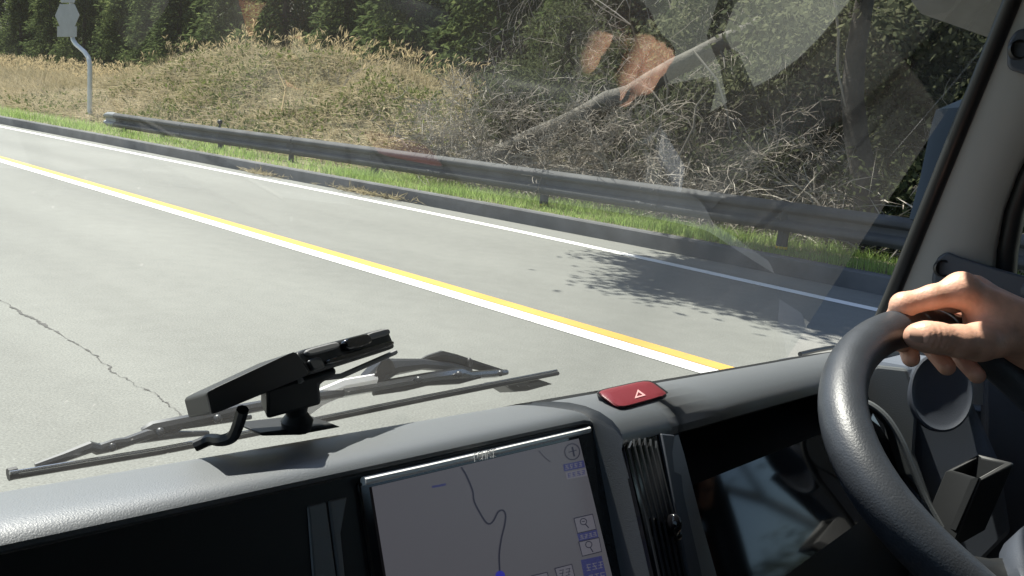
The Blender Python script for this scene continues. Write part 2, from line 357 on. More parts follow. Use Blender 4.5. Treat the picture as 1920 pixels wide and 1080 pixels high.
# ================================================================== SETTING
def interp(pts, s):
    return np.interp(s, [p[0] for p in pts], [p[1] for p in pts])
KERB = [(-60, 8.9), (3, 8.92), (5.5, 8.93), (7.8, 8.80), (10.5, 8.62), (13.6, 8.43), (19, 8.2), (24, 7.95), (40, 7.2), (90, 4.5)]
WHITE = [(-60, 7.95), (2.5, 7.98), (5.2, 8.12), (7.2, 8.16), (10.5, 8.1), (14.2, 7.92), (18.3, 7.76), (24, 7.52), (40, 6.85), (90, 4.2)]
CENTRE = [(-60, 4.66), (2, 4.68), (5, 4.73), (10, 4.76), (15, 4.77), (24, 4.7), (40, 4.2), (90, 1.6)]
RAIL = [(-30, 9.38), (8, 9.40), (12, 9.38), (16.5, 9.22), (22.4, 9.10)]
def sm(x, a, b):
    u = np.clip((np.asarray(x, float) - a) / (b - a), 0, 1); return u * u * (3 - 2 * u)
def height(s, t):
    s = np.asarray(s, float); t = np.asarray(t, float)
    z = 0.20 + 0 * s
    m = sm(s, 10.8, 17.5) * (1 - 0.8 * sm(s, 26, 33)) * sm(t, 9.9, 13.9) * (1 - sm(t, 16.5, 21))
    z = z + 1.75 * m + 0.18 * m * np.sin(s * 1.3 + t) + 0.1 * m * np.sin(s * 2.9 - t * 2.1)
    z = z + 0.55 * np.exp(-((s - 22.0) / 3.2) ** 2) * np.exp(-((t - 14.2) / 2.2) ** 2)
    z = z + 0.35 * sm(s, 26, 34) * sm(t, 10, 16)
    ravine = (1 - sm(s, 10.5, 14)) * sm(t, 10.2, 12.5) * (1 - sm(t, 13.5, 16)); z = z - 0.9 * ravine
    start = 15.0 + 5.0 * sm(s, 8, 16) + 10 * sm(s, 26, 40) + 16 * (1 - sm(s, -2.5, 1.5))
    z = z + (np.maximum(0, t - start) * 0.55 - 0.3 * np.maximum(0, t - start - 25)) * (.12 + .88 * sm(s, -6, 0))
    return z

# ground sheet out to the horizon, road sheet on it
g = MB(); g.add([(-900, -900, -0.35), (900, -900, -0.35), (900, 900, -0.35), (-900, 900, -0.35)], [(0, 1, 2, 3)])
tag(g.build('ground', 'soil', smooth=False), kind='structure')
ss = np.concatenate([np.arange(-60, 40, 1.0), np.arange(40, 131, 5.0)])
def ribbon(f0, f1, z, s0=-60, s1=130):
    m = MB(); q = [s for s in ss if s0 <= s <= s1]
    m.grid([[ST(s, f0(s), z), ST(s, f1(s), z)] for s in q]); return m
kf = lambda s: float(interp(KERB, s)); wf = lambda s: float(interp(WHITE, s)); cf = lambda s: float(interp(CENTRE, s))
tag(ribbon(lambda s: kf(s) - 16.0, kf, 0.0).build('road', 'asphalt', smooth=False), kind='structure')
tag(ribbon(lambda s: wf(s) - 0.09, lambda s: wf(s) + 0.09, 0.004).build('white_edge_line', 'line_white', smooth=False), kind='structure')
tag(ribbon(lambda s: cf(s) - 0.18, lambda s: cf(s) - 0.005, 0.004, s0=1.0).build('white_centre_line', 'line_white', smooth=False), kind='structure')
tag(ribbon(lambda s: cf(s) + 0.005, lambda s: cf(s) + 0.15, 0.004, s0=1.0).build('yellow_centre_line', 'line_yellow', smooth=False), kind='structure')
# crack in the near lane
ck = MB(); rr = random.Random(3); path = [(-30, 548), (20, 572), (60, 598), (78, 607), (110, 624), (140, 642), (172, 664), (200, 688), (225, 706), (250, 718), (275, 732), (300, 747), (330, 770), (370, 800)]
pp = []
jx = 0.0
for (a, b) in zip(path[:-1], path[1:]):
    for u in np.linspace(0, 1, 16)[:-1]:
        s_, t_ = st_of(a[0] + (b[0] - a[0]) * u, a[1] + (b[1] - a[1]) * u); jx = jx * .80 + rr.gauss(0, .0042); pp.append((s_ + rr.gauss(0, .001), t_ + jx))
wq = 0
for i in range(len(pp) - 1):
    wq = .8 * wq + rr.gauss(0, .0028); q = max(.0012, .0042 + wq)
    (s0_, t0_), (s1_, t1_) = pp[i], pp[i + 1]; ck.add([ST(s0_, t0_ - q, .003), ST(s0_, t0_ + q, .003), ST(s1_, t1_ + q * .9, .003), ST(s1_, t1_ - q * .9, .003)], [(0, 1, 2, 3)])
tag(ck.build('road_crack', 'crack', smooth=False), kind='structure')
# kerb
kb = MB(); q = [s for s in ss]
kb.grid([[ST(s, kf(s), -0.3), ST(s, kf(s) + 0.0, 0.03), ST(s, kf(s) + 0.015, 0.175), ST(s, kf(s) + 0.035, 0.195), ST(s, kf(s) + 0.15, 0.197), ST(s, kf(s) + 0.152, -0.3)] for s in q])
tag(kb.build('kerb', 'kerb'), kind='structure')
# terrain beyond the kerb
S = np.concatenate([np.arange(-60, -10, 3.0), np.arange(-10, 45, 0.5), np.arange(45, 150, 4.0)])
T01 = np.concatenate([np.linspace(0, 14, 40), np.linspace(15, 90, 40)])
tr = MB(); rows = []
for s in S:
    k = kf(s) + 0.145; row = []
    for a in T01:
        t = k + a; z = float(height(s, t)); 
        if a == 0: z = 0.19
        row.append(ST(s, t, z))
    rows.append(row)
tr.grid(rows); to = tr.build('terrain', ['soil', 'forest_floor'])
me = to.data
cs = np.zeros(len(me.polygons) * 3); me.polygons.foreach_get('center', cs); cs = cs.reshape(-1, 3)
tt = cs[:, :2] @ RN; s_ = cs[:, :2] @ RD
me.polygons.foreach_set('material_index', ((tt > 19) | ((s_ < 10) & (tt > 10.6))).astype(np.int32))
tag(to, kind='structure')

# ------------------------------------------------------------------ guardrail
gr = empty('guardrail', tuple(ST(8, 9.4, 0.2)))
gl = np.array(gr.location)
tag(gr, 'long grey corrugated steel guardrail running along the grass verge', 'guardrail')
rf = lambda s: float(interp(RAIL, s))
def railtop(s): return float(np.interp(s, [-20, 3, 8, 11.4, 18, 22.4], [0.775, 0.77, 0.725, 0.695, 0.635, 0.62]))
bm_ = MB(); prof = [(0.022, 0.006), (0.004, 0.004), (-0.012, -0.012), (-0.052, -0.040), (-0.056, -0.052), (-0.056, -0.088), (-0.050, -0.098), (0.012, -0.130), (0.016, -0.140), (0.016, -0.190), (0.012, -0.200), (-0.050, -0.232), (-0.056, -0.242), (-0.056, -0.278), (-0.052, -0.290), (-0.012, -0.318), (0.004, -0.334), (0.022, -0.336)]
prof2 = prof + [(a + 0.012, b) for a, b in prof[::-1]]
sec = []
for s in np.arange(-24, 21.3, 0.6):
    sec.append([ST(s, rf(s) + a, railtop(s) + b) - gl for a, b in prof2])
bm_.loft(sec); bm_.build('beam', 'steel', gr)
for k, s in enumerate(np.arange(-18, 21, 4.0)):   # lapped joints between the beam sheets
    j = MB(); j.loft([[ST(s + ds, rf(s) + a - 0.005, railtop(s) + b) - gl for a, b in prof2] for ds in (-.16, .16)])
    for bz in (-.07, -.26):
        for ds in (-.1, .1): j.ell(ST(s + ds, rf(s) - 0.053, railtop(s) + bz) - gl, (.018, .018, .018), n=8, k=5)
    j.build('beam_joint', 'steel', gr)
e = MB(); e.loft([[ST(21.0 + ds, rf(21.0) - 0.05 * ds / .4 + a * sc, railtop(22) + 0.005 - .165 + (b + .165) * sc) - gl for a, b in prof2] for ds, sc in ((0, 1.02), (.15, 1.05), (.32, 1.0), (.42, .8))])
e.build('end_cap', 'steel_light', gr)
posts = [(20.7, .06), (18.85, .05), (16.42, .06), (14.0, .05), (11.6, .065), (7.8, .065), (4.17, .065), (.2, .065), (-3.8, .065), (-7.8, .065)]
for s, r in posts:
    t = rf(s) + 0.085; z0 = float(height(s, t)) - 0.1; top = railtop(s) - 0.10
    p = MB(); p.tube([ST(s, t, z0) - gl, ST(s, t, top) - gl, ST(s, t, top + 0.012) - gl], [r, r, r * .7], 14)
    p.box(ST(s, t - 0.05, top - .06) - gl, (0.09, 0.09, 0.14))
    po = p.build('post', 'steel', gr)
    if s in (7.8, 4.17):
        y = MB(); y.tube([ST(s, t, .215) - gl, ST(s, t, .245) - gl], r + .004, 14); y.build('reflective_band', 'yellow_refl', po)
dl = MB(); s = 16.42; t = rf(s) + .05; z = railtop(s)
dl.tube([ST(s, t, z - .1) - gl, ST(s, t, z + .08) - gl], .022, 8); dl.ell(ST(s, t, z + .11) - gl, (.055, .055, .05), n=12, k=8)
dl.build('delineator', 'black', gr)

# ------------------------------------------------------------------ road sign seen from behind
sb = ST(25.0, 10.17, 0.15); sg = empty('road_sign', tuple(sb))
tag(sg, 'grey backs of road sign plates on a cranked white pole in the verge grass', 'road sign')
def sp(px, py): return at_t(px, py, 10.17) - sb
p = MB(); p.tube([np.array([0, 0, -.2]), sp(168.5, 150), sp(168.5, 122), sp(166, 108), sp(158, 97), sp(142, 83), sp(137, 75), sp(135, 64), sp(134, 0), sp(134, -40)], .062, 12)
p.build('pole', 'pole', sg)
def plate(pts, name, dt):
    m = MB(); m.prism([sp(*q) + ST(0, dt, 0) for q in pts], ST(0, -.012, 0))
    c = np.mean([sp(*q) for q in pts], 0)
    m.box(c + ST(0, dt + .02, 0), (0.5, .03, .045), np.array([[RD[0], RN[0], 0], [RD[1], RN[1], 0], [0, 0, 1]]))
    return m.build(name, 'signback', sg, smooth=False, bevel=.01)
plate([(110, 30), (119, 9), (147, 9), (156, 30), (147, 51), (119, 51)], 'hexagonal_plate', -.09)
plate([(114, 50.5), (151, 50.5), (151, 70), (114, 70)], 'rectangular_plate', -.09)
plate([(116, -24), (152, -24), (147, 6), (121, 6)], 'upper_plate', -.09)

# ------------------------------------------------------------------ grasses (stuff)
def scatter(n, s0, s1, t0, t1):
    return RNG.uniform(s0, s1, n), RNG.uniform(t0, t1, n)
def to_xyz(s, t, z): return np.stack([s * RD[0] + t * RN[0], s * RD[1] + t * RN[1], z], 1)
# green verge strip
n = 52000; s = np.concatenate([RNG.uniform(-4, 12, 34000), RNG.uniform(12, 40, 18000)]); k = interp(KERB, s) + .13
t = k + np.abs(RNG.normal(0, 1, n)) * 0.95; keep = t < k + 2.6; s, t = s[keep], t[keep]
patch = np.sin(s * 1.7) * np.sin(s * .6 + t * 2) + RNG.normal(0, .5, len(s)); keep = patch > -1.0; s, t = s[keep], t[keep]
P = to_xyz(s, t, height(s, t) - .01); h = RNG.uniform(.05, .15, len(s)) * (1 + .5 * np.sin(s * 2.1 + t * 3)); 
ln = RNG.normal(0, .35, (len(s), 3)); ln[:, 2] = 0
V, Q = blades(P, h, ln, RNG.uniform(.006, .014, len(s)) * (1 + .25 * (s > 12)))
tag(np_mesh('verge_grass', V, Q, 'grass'), 'short bright green grass strip under the guardrail', 'grass', kind='stuff')
# dry grass on the mound and field
n = 80000; s = RNG.uniform(10.5, 60, n); t = 9.7 + RNG.beta(1.1, 2.2, n) * 17
hz = height(s, t); keep = (RNG.random(n) < np.clip((s - 12.2) / 4, 0, 1)) & (t > 9.8 + .5 * RNG.random(n))
s, t, hz = s[keep], t[keep], hz[keep]; n = len(s)
tall = sm(t, 13.2, 16) * (0.45 + .55 * sm(s, 22, 30)) + sm(s, 25, 31) * sm(t, 11.5, 13.5) * .6
h = RNG.uniform(.16, .42, n) + np.clip(tall, 0, 1) * RNG.uniform(.1, .75, n)
ln = RNG.normal(0, .6, (n, 3)); ln[:, 2] = 0; ln += np.array([-RN[0], -RN[1], 0]) * .15
V, Q = blades(to_xyz(s, t, hz - .02), h, ln, RNG.uniform(.010, .024, n) * (1 + .015 * s), 3)
tag(np_mesh('dry_grass', V, Q, 'dry'), 'straw coloured dry grass covering the mound and field beyond the guardrail', 'dry grass', kind='stuff')
# matted straw lying on the mound
n = 30000; s = 12.3 + 28 * RNG.beta(1.3, 1.5, n); t = 9.9 + RNG.beta(1.2, 1.6, n) * 6
d = RNG.normal(size=(n, 3)); d[:, 2] = np.abs(d[:, 2]) * .25
V, Q = cards(to_xyz(s, t, height(s, t) + RNG.uniform(0, .16, n)), d, rdir(n), RNG.uniform(.25, .6, n), RNG.uniform(.012, .022, n), .15)
tag(np_mesh('matted_straw', V, Q, 'dry'), 'flattened pale straw lying over the slope of the mound', 'straw', kind='stuff')
# green weeds in the straw
n = 17000; s = 12.5 + RNG.beta(1.3, 2.2, n) * 24; t = 9.9 + RNG.beta(1.2, 1.5, n) * 5.2
f = np.sin(s * .9 + 1) * np.sin(t * 1.1 + s * .35) + RNG.normal(0, .45, n); keep = f > -.15; s, t = s[keep], t[keep]; n = len(s)
V, Q = cards(to_xyz(s, t, height(s, t) + RNG.uniform(0, .24, n)), rdir(n, .6), rdir(n), RNG.uniform(.07, .18, n), RNG.uniform(.03, .075, n))
tag(np_mesh('green_weeds', V, Q, 'weed'), 'low green weeds growing through the straw on the mound', 'weeds', kind='stuff')
# tall plume grass along the back of the mound and field
n = 2600; s = RNG.uniform(17, 62, n); t = 13.8 + RNG.beta(1.3, 2, n) * 8 + (s > 30) * RNG.uniform(-1, 1, n)
h = RNG.uniform(.75, 1.35, n) * (0.70 + .3 * sm(s, 22, 30)); ln = RNG.normal(0, .22, (n, 3)); ln[:, 2] = 0; ln += ST(-.25, 0, 0)
P = to_xyz(s, t, height(s, t)); V1, Q1 = blades(P, h, ln, RNG.uniform(.014, .022, n), 4)
tips = V1.reshape(n, -1, 3)[:, -1]
m_ = 4; PP = np.repeat(tips, m_, 0) + RNG.normal(0, .03, (n * m_, 3)) - np.array([0, 0, .1]); dd_ = np.repeat(ln, m_, 0) * .9 + RNG.normal(0, .22, (n * m_, 3)) + np.array([0, 0, .55])
V2, Q2 = cards(PP, dd_, rdir(n * m_), RNG.uniform(.18, .32, n * m_), RNG.uniform(.02, .04, n * m_), .25)
V = np.concatenate([V1, V2]); Q = np.concatenate([Q1, Q2 + len(V1)])
tag(np_mesh('plume_grass', V, Q, ['dry', 'plume'], mi=np.r_[np.zeros(len(Q1)), np.ones(len(Q2))]), 'tall dry plume grass along the top of the mound and field', 'plume grass', kind='stuff')
# dead stuff piled against the kerb
n = 500; s = np.concatenate([RNG.normal(10.6, .45, 320), RNG.normal(13.3, .25, 180)]); t = interp(KERB, s) - np.abs(RNG.normal(0, .09, n)) - .01
d = RNG.normal(size=(n, 3)); d[:, 2] = np.abs(d[:, 2]) * .35
V, Q = cards(to_xyz(s, t, RNG.uniform(.005, .05, n)), d, rdir(n), RNG.uniform(.08, .25, n), RNG.uniform(.008, .016, n))
tag(np_mesh('kerb_litter', V, Q, 'dry'), 'dry stalks blown against the foot of the kerb', 'litter', kind='stuff')
# undergrowth on the wooded slope
n = 52000; s = RNG.uniform(-14, 60, n); t = 11 + RNG.beta(1.1, 1.6, n) * 30
keep = (s < 11.5 + RNG.normal(0, .8, n)) | (t > 19.5); s, t = s[keep], t[keep]; n = len(s)
lump = np.clip(.9 + .8 * np.sin(s * .8 + 2) * np.sin(t * .7) + .5 * np.sin(s * 2.1 - t * 1.3), .15, 2.2)
V, Q = cards(to_xyz(s, t, height(s, t) + RNG.random(n) ** 1.5 * lump * 1.1), rdir(n, .2), rdir(n), RNG.uniform(.10, .26, n), RNG.uniform(.05, .13, n))
tag(np_mesh('undergrowth', V, Q, 'under'), 'dark tangled undergrowth covering the wooded slope', 'undergrowth', kind='stuff')
n = 9000; s = RNG.uniform(-8, 12.3, n); t = 10.0 + RNG.beta(1.1, 2.0, n) * 7
d = RNG.normal(size=(n, 3)); d[:, 2] = d[:, 2] * .55 + .15
V, Q = cards(to_xyz(s, t, height(s, t) + RNG.random(n) * .75), d, rdir(n), RNG.uniform(.3, .9, n), RNG.uniform(.010, .02, n), .1)
tag(np_mesh('dead_brush', V, Q, 'twig'), 'tangle of dead stalks and fallen twigs behind the guardrail', 'brush', kind='stuff')

# ------------------------------------------------------------------ trees
def conifer_data(seed, H, R, n=9000, z0=0.6):
    r = np.random.default_rng(seed); k = 260
    bz = z0 + (H - z0) * r.random(k) ** 1.15; ba = r.uniform(0, 2 * np.pi, k)
    bl = R * (1 - (bz / H) ** 1.2) * r.uniform(.55, 1.1, k) + .25
    i = r.integers(0, k, n); u = np.sqrt(r.random(n))
    rad = bl[i] * u; c = np.stack([np.cos(ba[i]) * rad, np.sin(ba[i]) * rad, bz[i] - .28 * rad + .12 * np.sin(u * 3)], 1)
    c += r.normal(0, .12, (n, 3)) * (0.6 + u)[:, None]
    d = np.stack([np.cos(ba[i]), np.sin(ba[i]), -.25 * np.ones(n)], 1) + r.normal(0, .55, (n, 3))
    wd = r.normal(size=(n, 3))
    V, Q = cards(c, d, wd, r.uniform(.16, .36, n), r.uniform(.06, .13, n), .12)
    br = [([0, 0, bz[j]], [np.cos(ba[j]) * bl[j] * .8, np.sin(ba[j]) * bl[j] * .8, bz[j] - .2 * bl[j]]) for j in range(0, k, 4)]
    return V, Q, br
def make_conifer(seed, H, R, n):
    V, Q, br = conifer_data(seed, H, R, n)
    root = empty('conifer'); np_mesh('crown', V, Q, 'conifer', root)
    m = MB(); m.tube([(0, 0, -.6), (0, 0, 1.5), (.05, .05, H * .55), (0, 0, H * .97)], [.24, .2, .12, .02], 9)
    for a, b in br: m.tube([a, (np.array(a) + b) / 2 + np.array([0, 0, .08]), b], [.035, .025, .008], 4)
    m.build('trunk', 'bark', root); return root
cons = [make_conifer(11, 10.5, 2.7, 17000), make_conifer(12, 8.5, 2.5, 15000), make_conifer(13, 12, 2.9, 19000)]
CON_LABEL = 'dark green conifer standing in the shaded wood behind the dry grass'
spots = [(112, 36), (106, 31), (118, 33), (98, 29.5), (125, 36), (92, 33), (86, 29), (80, 31), (75, 27.5), (70, 30), (66, 26.5), (100, 36), (84, 37), (72, 36), (62, 33), (52, 32), (60, 27), (52, 25.5), (47, 24), (44.5, 27.5), (40, 23.5), (37, 27), (34.5, 22.5), (31, 25), (29, 21.8), (26, 24.2), (24, 20.8), (21.5, 23.5), (19.5, 20.6), (17, 22.5), (15, 19.6), (12.5, 22), (10.5, 19), (8, 21.5), (5.5, 18.6), (3, 21), (23, 29), (33, 31), (14, 27), (3, 27)]
rs = random.Random(5)
for i, (s, t) in enumerate(spots):
    o = cons[i] if i < 3 else copy_tree(cons[rs.randrange(3)])
    o.location = Vector(ST(s, t, float(height(s, t)) - .1)); o.rotation_euler.z = rs.uniform(0, 6.28); k = rs.uniform(.85, 1.15); o.scale = (k, k, k * rs.uniform(.9, 1.1))
    tag(o, CON_LABEL, 'tree', 'conifers in the wood behind the verge')

def branchy(seed, H, spread, levels=4, droop=0.0, lean=(0, 0, 0), r0=.05, nst=3, kink=.35, kids=(3, 5)):
    """bare shrub: list of polylines (points, radii)"""
    r = random.Random(seed); out = []
    def grow(p, d, L, rad, lv):
        pts = [p]; k = 5 if lv < levels - 1 else 4
        dirs = []
        for i in range(k):
            d = d + Vector((r.gauss(0, kink), r.gauss(0, kink), r.gauss(0, kink) - droop * (lv + 1) * .25)) * .5; d.normalize(); dirs.append(d.copy())
            pts.append(pts[-1] + d * L / k)
        out.append((pts, [rad * (1 - .75 * i / k) for i in range(k + 1)]))
        if lv >= levels: return
        for c in range(r.randint(*kids)):
            i = r.randint(1, k); q = Vector((r.gauss(0, 1), r.gauss(0, 1), r.gauss(0, .7))).normalized()
            nd = (dirs[i - 1] * .75 + q * spread).normalized(); grow(pts[i], nd, L * r.uniform(.45, .75), rad * (1 - .75 * i / k) * .72 + .0012, lv + 1)
    for _ in range(nst):
        grow(Vector((r.gauss(0, .08), r.gauss(0, .08), -.1)), (Vector((r.gauss(0, .45), r.gauss(0, .45), 1)) + Vector(lean)).normalized(), H * r.uniform(.5, .75), r0 * r.uniform(.7, 1.1), 0)
    return out
def shrub_mesh(name, polys, mat, parent, rmin=.0035):
    m = MB()
    for pts, rad in polys:
        m.tube(pts, [max(x, rmin) for x in rad], 4 if rad[0] > .012 else 3, cap=False)
    return m.build(name, mat, parent, smooth=False)
variants = []
for i, (H, spr, dr, ln, r0, nst) in enumerate([(2.6, .8, .06, (0, 0, 0), .035, 4), (3.4, .7, .10, (.3, 0, 0), .045, 3), (2.0, .95, .03, (0, .2, 0), .025, 5), (4.6, .75, .16, (-.2, .1, 0), .06, 2)]):
    root = empty('bare_shrub'); P_ = branchy(40 + i, H, spr, 4, dr, ln, r0, nst)
    shrub_mesh('branches', [q for q in P_ if q[1][0] > .014], 'twig', root); shrub_mesh('twigs', [q for q in P_ if q[1][0] <= .014], 'twig', root)
    variants.append(root)
SH_LABEL = 'leafless grey brown shrub with tangled twigs behind the guardrail'
sh = [(10.9, 13.6, 1), (9.6, 11.7, 2), (9.2, 13.2, 3), (11.8, 15.5, 1), (8.0, 12.2, 0), (10.4, 16.5, 3), (7.4, 14.3, 1), (6.4, 12.0, 2), (5.9, 13.5, 0), (8.8, 10.9, 2), (12.9, 18.0, 3), (4.6, 12.6, 1), (6.8, 16.3, 3), (3.6, 14.0, 0), (10.0, 10.7, 2), (7.3, 10.8, 2), (11.6, 11.2, 2), (15.5, 18.5, 1), (2.2, 12.4, 1), (9.5, 15.0, 1), (5.0, 15.6, 3), (11.2, 17.8, 1)]
for i, (s, t, v) in enumerate(sh):
    o = copy_tree(variants[v]); o.location = Vector(ST(s, t, float(height(s, t)))); o.rotation_euler.z = rs.uniform(0, 6.28)
    k = rs.uniform(.8, 1.2); o.scale = (k, k, k); tag(o, SH_LABEL, 'shrub', 'bare shrubs behind the guardrail')
for v in variants:
    for ch in list(v.children): bpy.data.objects.remove(ch)
    bpy.data.objects.remove(v)
# thin bare shrub on the crest of the mound
v = empty('mound_sapling'); P_ = branchy(77, 1.5, .55, 2, 0, (0, 0, 0), .02, 3, kids=(2, 3)); shrub_mesh('branches', P_, 'twig', v)
b_ = st_of(640, 235, 1.2); v.location = Vector(ST(17.6, 13.2, float(height(17.6, 13.2)))); tag(v, 'thin bare sapling on the right shoulder of the grass mound', 'sapling')
# bent pale stalk lying on the front of the mound
v = empty('bent_stalk', tuple(ST(18.6, 11.2, float(height(18.6, 11.2))))); L0 = np.array(v.location); m = MB()
m.tube([at_t(528, 208, 11.2) - L0, at_t(533, 180, 11.5) - L0, at_t(535, 165, 11.7) - L0, at_t(526, 145, 11.9) - L0, at_t(515, 118, 12.0) - L0], [.022, .02, .016, .012, .006], 6)
m.tube([at_t(533, 170, 11.5) - L0, at_t(545, 150, 11.7) - L0, at_t(560, 140, 11.9) - L0], [.012, .008, .004], 5)
m.build('stem', 'plume', v); tag(v, 'pale bent dead stalk on the front of the grass mound', 'stalk')

# fallen trunk leaning across the brush
a, b = at_t(880, 318, 11.0), at_t(1440, 32, 12.9); v = empty('fallen_trunk', tuple(a)); m = MB(); r3 = random.Random(8)
pts = [(a + (b - a) * u) - a + np.array([r3.gauss(0, .015), r3.gauss(0, .015), r3.gauss(0, .02) - .10 * math.sin(u * 3.1)]) for u in np.linspace(0, 1.0, 15)]
m.tube(pts, [.23 - .10 * u for u in np.linspace(0, 1, 15)], 10); m.build('trunk', 'bark_grey', v)
for u, L_, dz in [(.22, .7, -.8), (.3, .5, -1), (.42, 1.0, -.7), (.5, .8, .6), (.58, .9, -.9), (.66, .6, -.6), (.75, 1.1, .5), (.85, .7, -.7), (.13, .4, -.9)]:
    k = MB(); c = (b - a) * u + np.array([0, 0, -.10 * math.sin(u * 3.1)]); d = np.array([r3.gauss(0, .5), r3.gauss(0, .5), dz]); d /= np.linalg.norm(d)
    k.tube([c, c + d * L_ * .4 + np.array([.03, 0, .02]), c + d * L_ * .75, c + d * L_ + np.array([r3.gauss(0, .1), r3.gauss(0, .1), 0])], [.028, .02, .013, .005], 5); k.build('branch', 'bark_grey', v)
tag(v, 'long grey fallen trunk leaning diagonally across the brush', 'fallen tree')

# evergreen with curved dark trunk overhanging the road at the right
def broad_tree(name, s, t, trunk, crowns, n, size, label, mat='broad', limbs=True, rad=.17):
    base = ST(s, t, float(height(s, t))); v = empty(name, tuple(base)); m = MB(); trunk = [np.array(p) - base for p in trunk]
    m.tube([trunk[0] - np.array([0, 0, .4])] + trunk, [rad * 1.25] + [rad * (1 - .55 * i / (len(trunk) - 1)) for i in range(len(trunk))], 12)
    r = np.random.default_rng(int(abs(s) * 100 + t)); Vs = []
    for (c, R_, kk) in crowns:
        c = np.array(c) - base
        if limbs:
            st_ = min(trunk, key=lambda p: np.linalg.norm(p - c) + (2 if p[2] > c[2] else 0)); mid = (st_ + c) / 2 + np.array([0, 0, .25])
            m.tube([st_, mid, c], [.06, .045, .015], 7)
        nn = int(n * kk); k = 26; cc = r.normal(size=(k, 3)); cc /= np.linalg.norm(cc, axis=1, keepdims=True); cc = c + cc * np.array(R_) * r.uniform(.35, 1.0, (k, 1))
        for q in cc[::3]: m.tube([c, (c + q) / 2 + r.normal(0, .08, 3), q], [.016, .011, .004], 4)
        i = r.integers(0, k, nn); pos = cc[i] + r.normal(0, .26, (nn, 3)) * np.array([1, 1, .7]); 
        d = r.normal(size=(nn, 3)); d[:, 2] -= .2
        Vs.append(cards(pos, d, r.normal(size=(nn, 3)), r.uniform(.7, 1.3, nn) * size, r.uniform(.35, .6, nn) * size)[0])
    m.build('trunk', 'bark', v); V = np.concatenate(Vs); np_mesh('crown', V, np.arange(len(V)).reshape(-1, 4), mat, v)
    tag(v, label, 'tree'); return v
tk = [at_t(1628, 405, 10.9), at_t(1622, 340, 10.9), at_t(1606, 260, 10.9), at_t(1598, 180, 10.9), at_t(1604, 100, 10.9), at_t(1618, 20, 10.9), at_t(1630, -60, 10.9), at_t(1620, -200, 10.9), at_t(1600, -330, 10.9)]
broad_tree('overhanging_tree', 3.1, 10.9, tk, [(ST(5.4, 7.2, 5.6), (1.1, .7, .5), .9), (ST(6.9, 7.3, 5.9), (1.1, .7, .5), .9), (ST(7.7, 7.9, 6.2), (1.0, .7, .5), .8), (ST(4.4, 7.8, 5.4), (1.2, .8, .5), .9), (ST(6.2, 8.2, 6.0), (1.2, .8, .6), 1), (ST(7.4, 8.9, 6.4), (1.2, .9, .7), 1), (ST(4.6, 9.2, 5.8), (1.4, 1.0, .7), 1), (ST(2.6, 9.2, 5.6), (1.5, 1.1, .8), 1), (ST(3.2, 7.6, 5.2), (1.2, .8, .5), .8)], 9000, .13,
           'evergreen with a dark crooked trunk overhanging the road by the right pillar')
def simple_tree(s, t, H, label, seed, n=4200, mat='broad', size=.13, spread=1.0):
    z = float(height(s, t)); r = random.Random(seed)
    trunk = [ST(s + r.uniform(-.15, .15) * i, t + r.uniform(-.12, .12) * i, z + H * i / 5) for i in range(6)]
    crowns = [(ST(s + r.gauss(0, 1.0) * spread, t + r.gauss(0, .8) * spread, z + H * q), (r.uniform(1.0, 1.6) * spread, r.uniform(.9, 1.4) * spread, r.uniform(.6, 1.0) * spread), 1) for q in (.22, .34, .46, .58, .7, .82, .95)]
    return broad_tree('evergreen', s, t, trunk, crowns, n, size, label, mat, rad=.12)
for (s, t, H, sd) in [(6.2, 14.6, 5.5, 1), (4.2, 13.2, 4.8, 2), (8.6, 16.8, 6.5, 3), (2.0, 13.6, 5.5, 4), (12.4, 18.6, 6.5, 8), (4.8, 17.0, 7, 10)]:
    o = simple_tree(s, t, H, 'dull green evergreen in the shaded wood behind the guardrail', sd); o['group'] = 'evergreens behind the guardrail'
o = simple_tree(-3.2, 13.5, 7.0, 'sparse leafed tree beyond the guardrail to the right of the van', 31, n=1700, size=.17)
for (s, t, H, sd) in [(12.6, 14.2, 2.2, 41), (10.2, 14.6, 2.6, 43), (11.4, 16.4, 3.0, 52), (8.0, 15.6, 2.8, 53), (6.4, 14.9, 2.4, 54), (7.0, 13.0, 1.9, 45), (13.8, 16.8, 3.0, 46), (15.5, 18.6, 3.4, 48), (3.0, 11.9, 1.6, 50)]:
    o = simple_tree(s, t, H, 'low leafy green shrub growing among the bare brush', sd, n=1100, mat='shrubleaf', size=.11, spread=.5); o['group'] = 'leafy shrubs among the brush'; o['category'] = 'shrub'; o.name = 'leafy_shrub'
# trailing vines in the right-hand wood
for (pts, t) in [([(1560, -40), (1572, 60), (1570, 130), (1585, 200)], 10.6), ([(1205, 160), (1222, 170), (1248, 205), (1290, 225), (1308, 262)], 11.6), ([(1245, 140), (1252, 165), (1250, 195)], 11.6), ([(1300, 95), (1345, 150), (1362, 205), (1368, 235)], 12.0), ([(1270, 300), (1300, 240), (1305, 200), (1330, 165)], 11.2)]:
    b0 = at_t(*pts[0], t); v = empty('hanging_vine', tuple(b0)); m = MB()
    m.tube([at_t(px, py, t + .05 * i) - b0 for i, (px, py) in enumerate(pts)], [.016] * (len(pts) - 1) + [.007], 6); m.build('stem', 'twig', v)
    tag(v, 'thin pale vine trailing in the dark wood behind the guardrail', 'vine', 'vines in the wood')

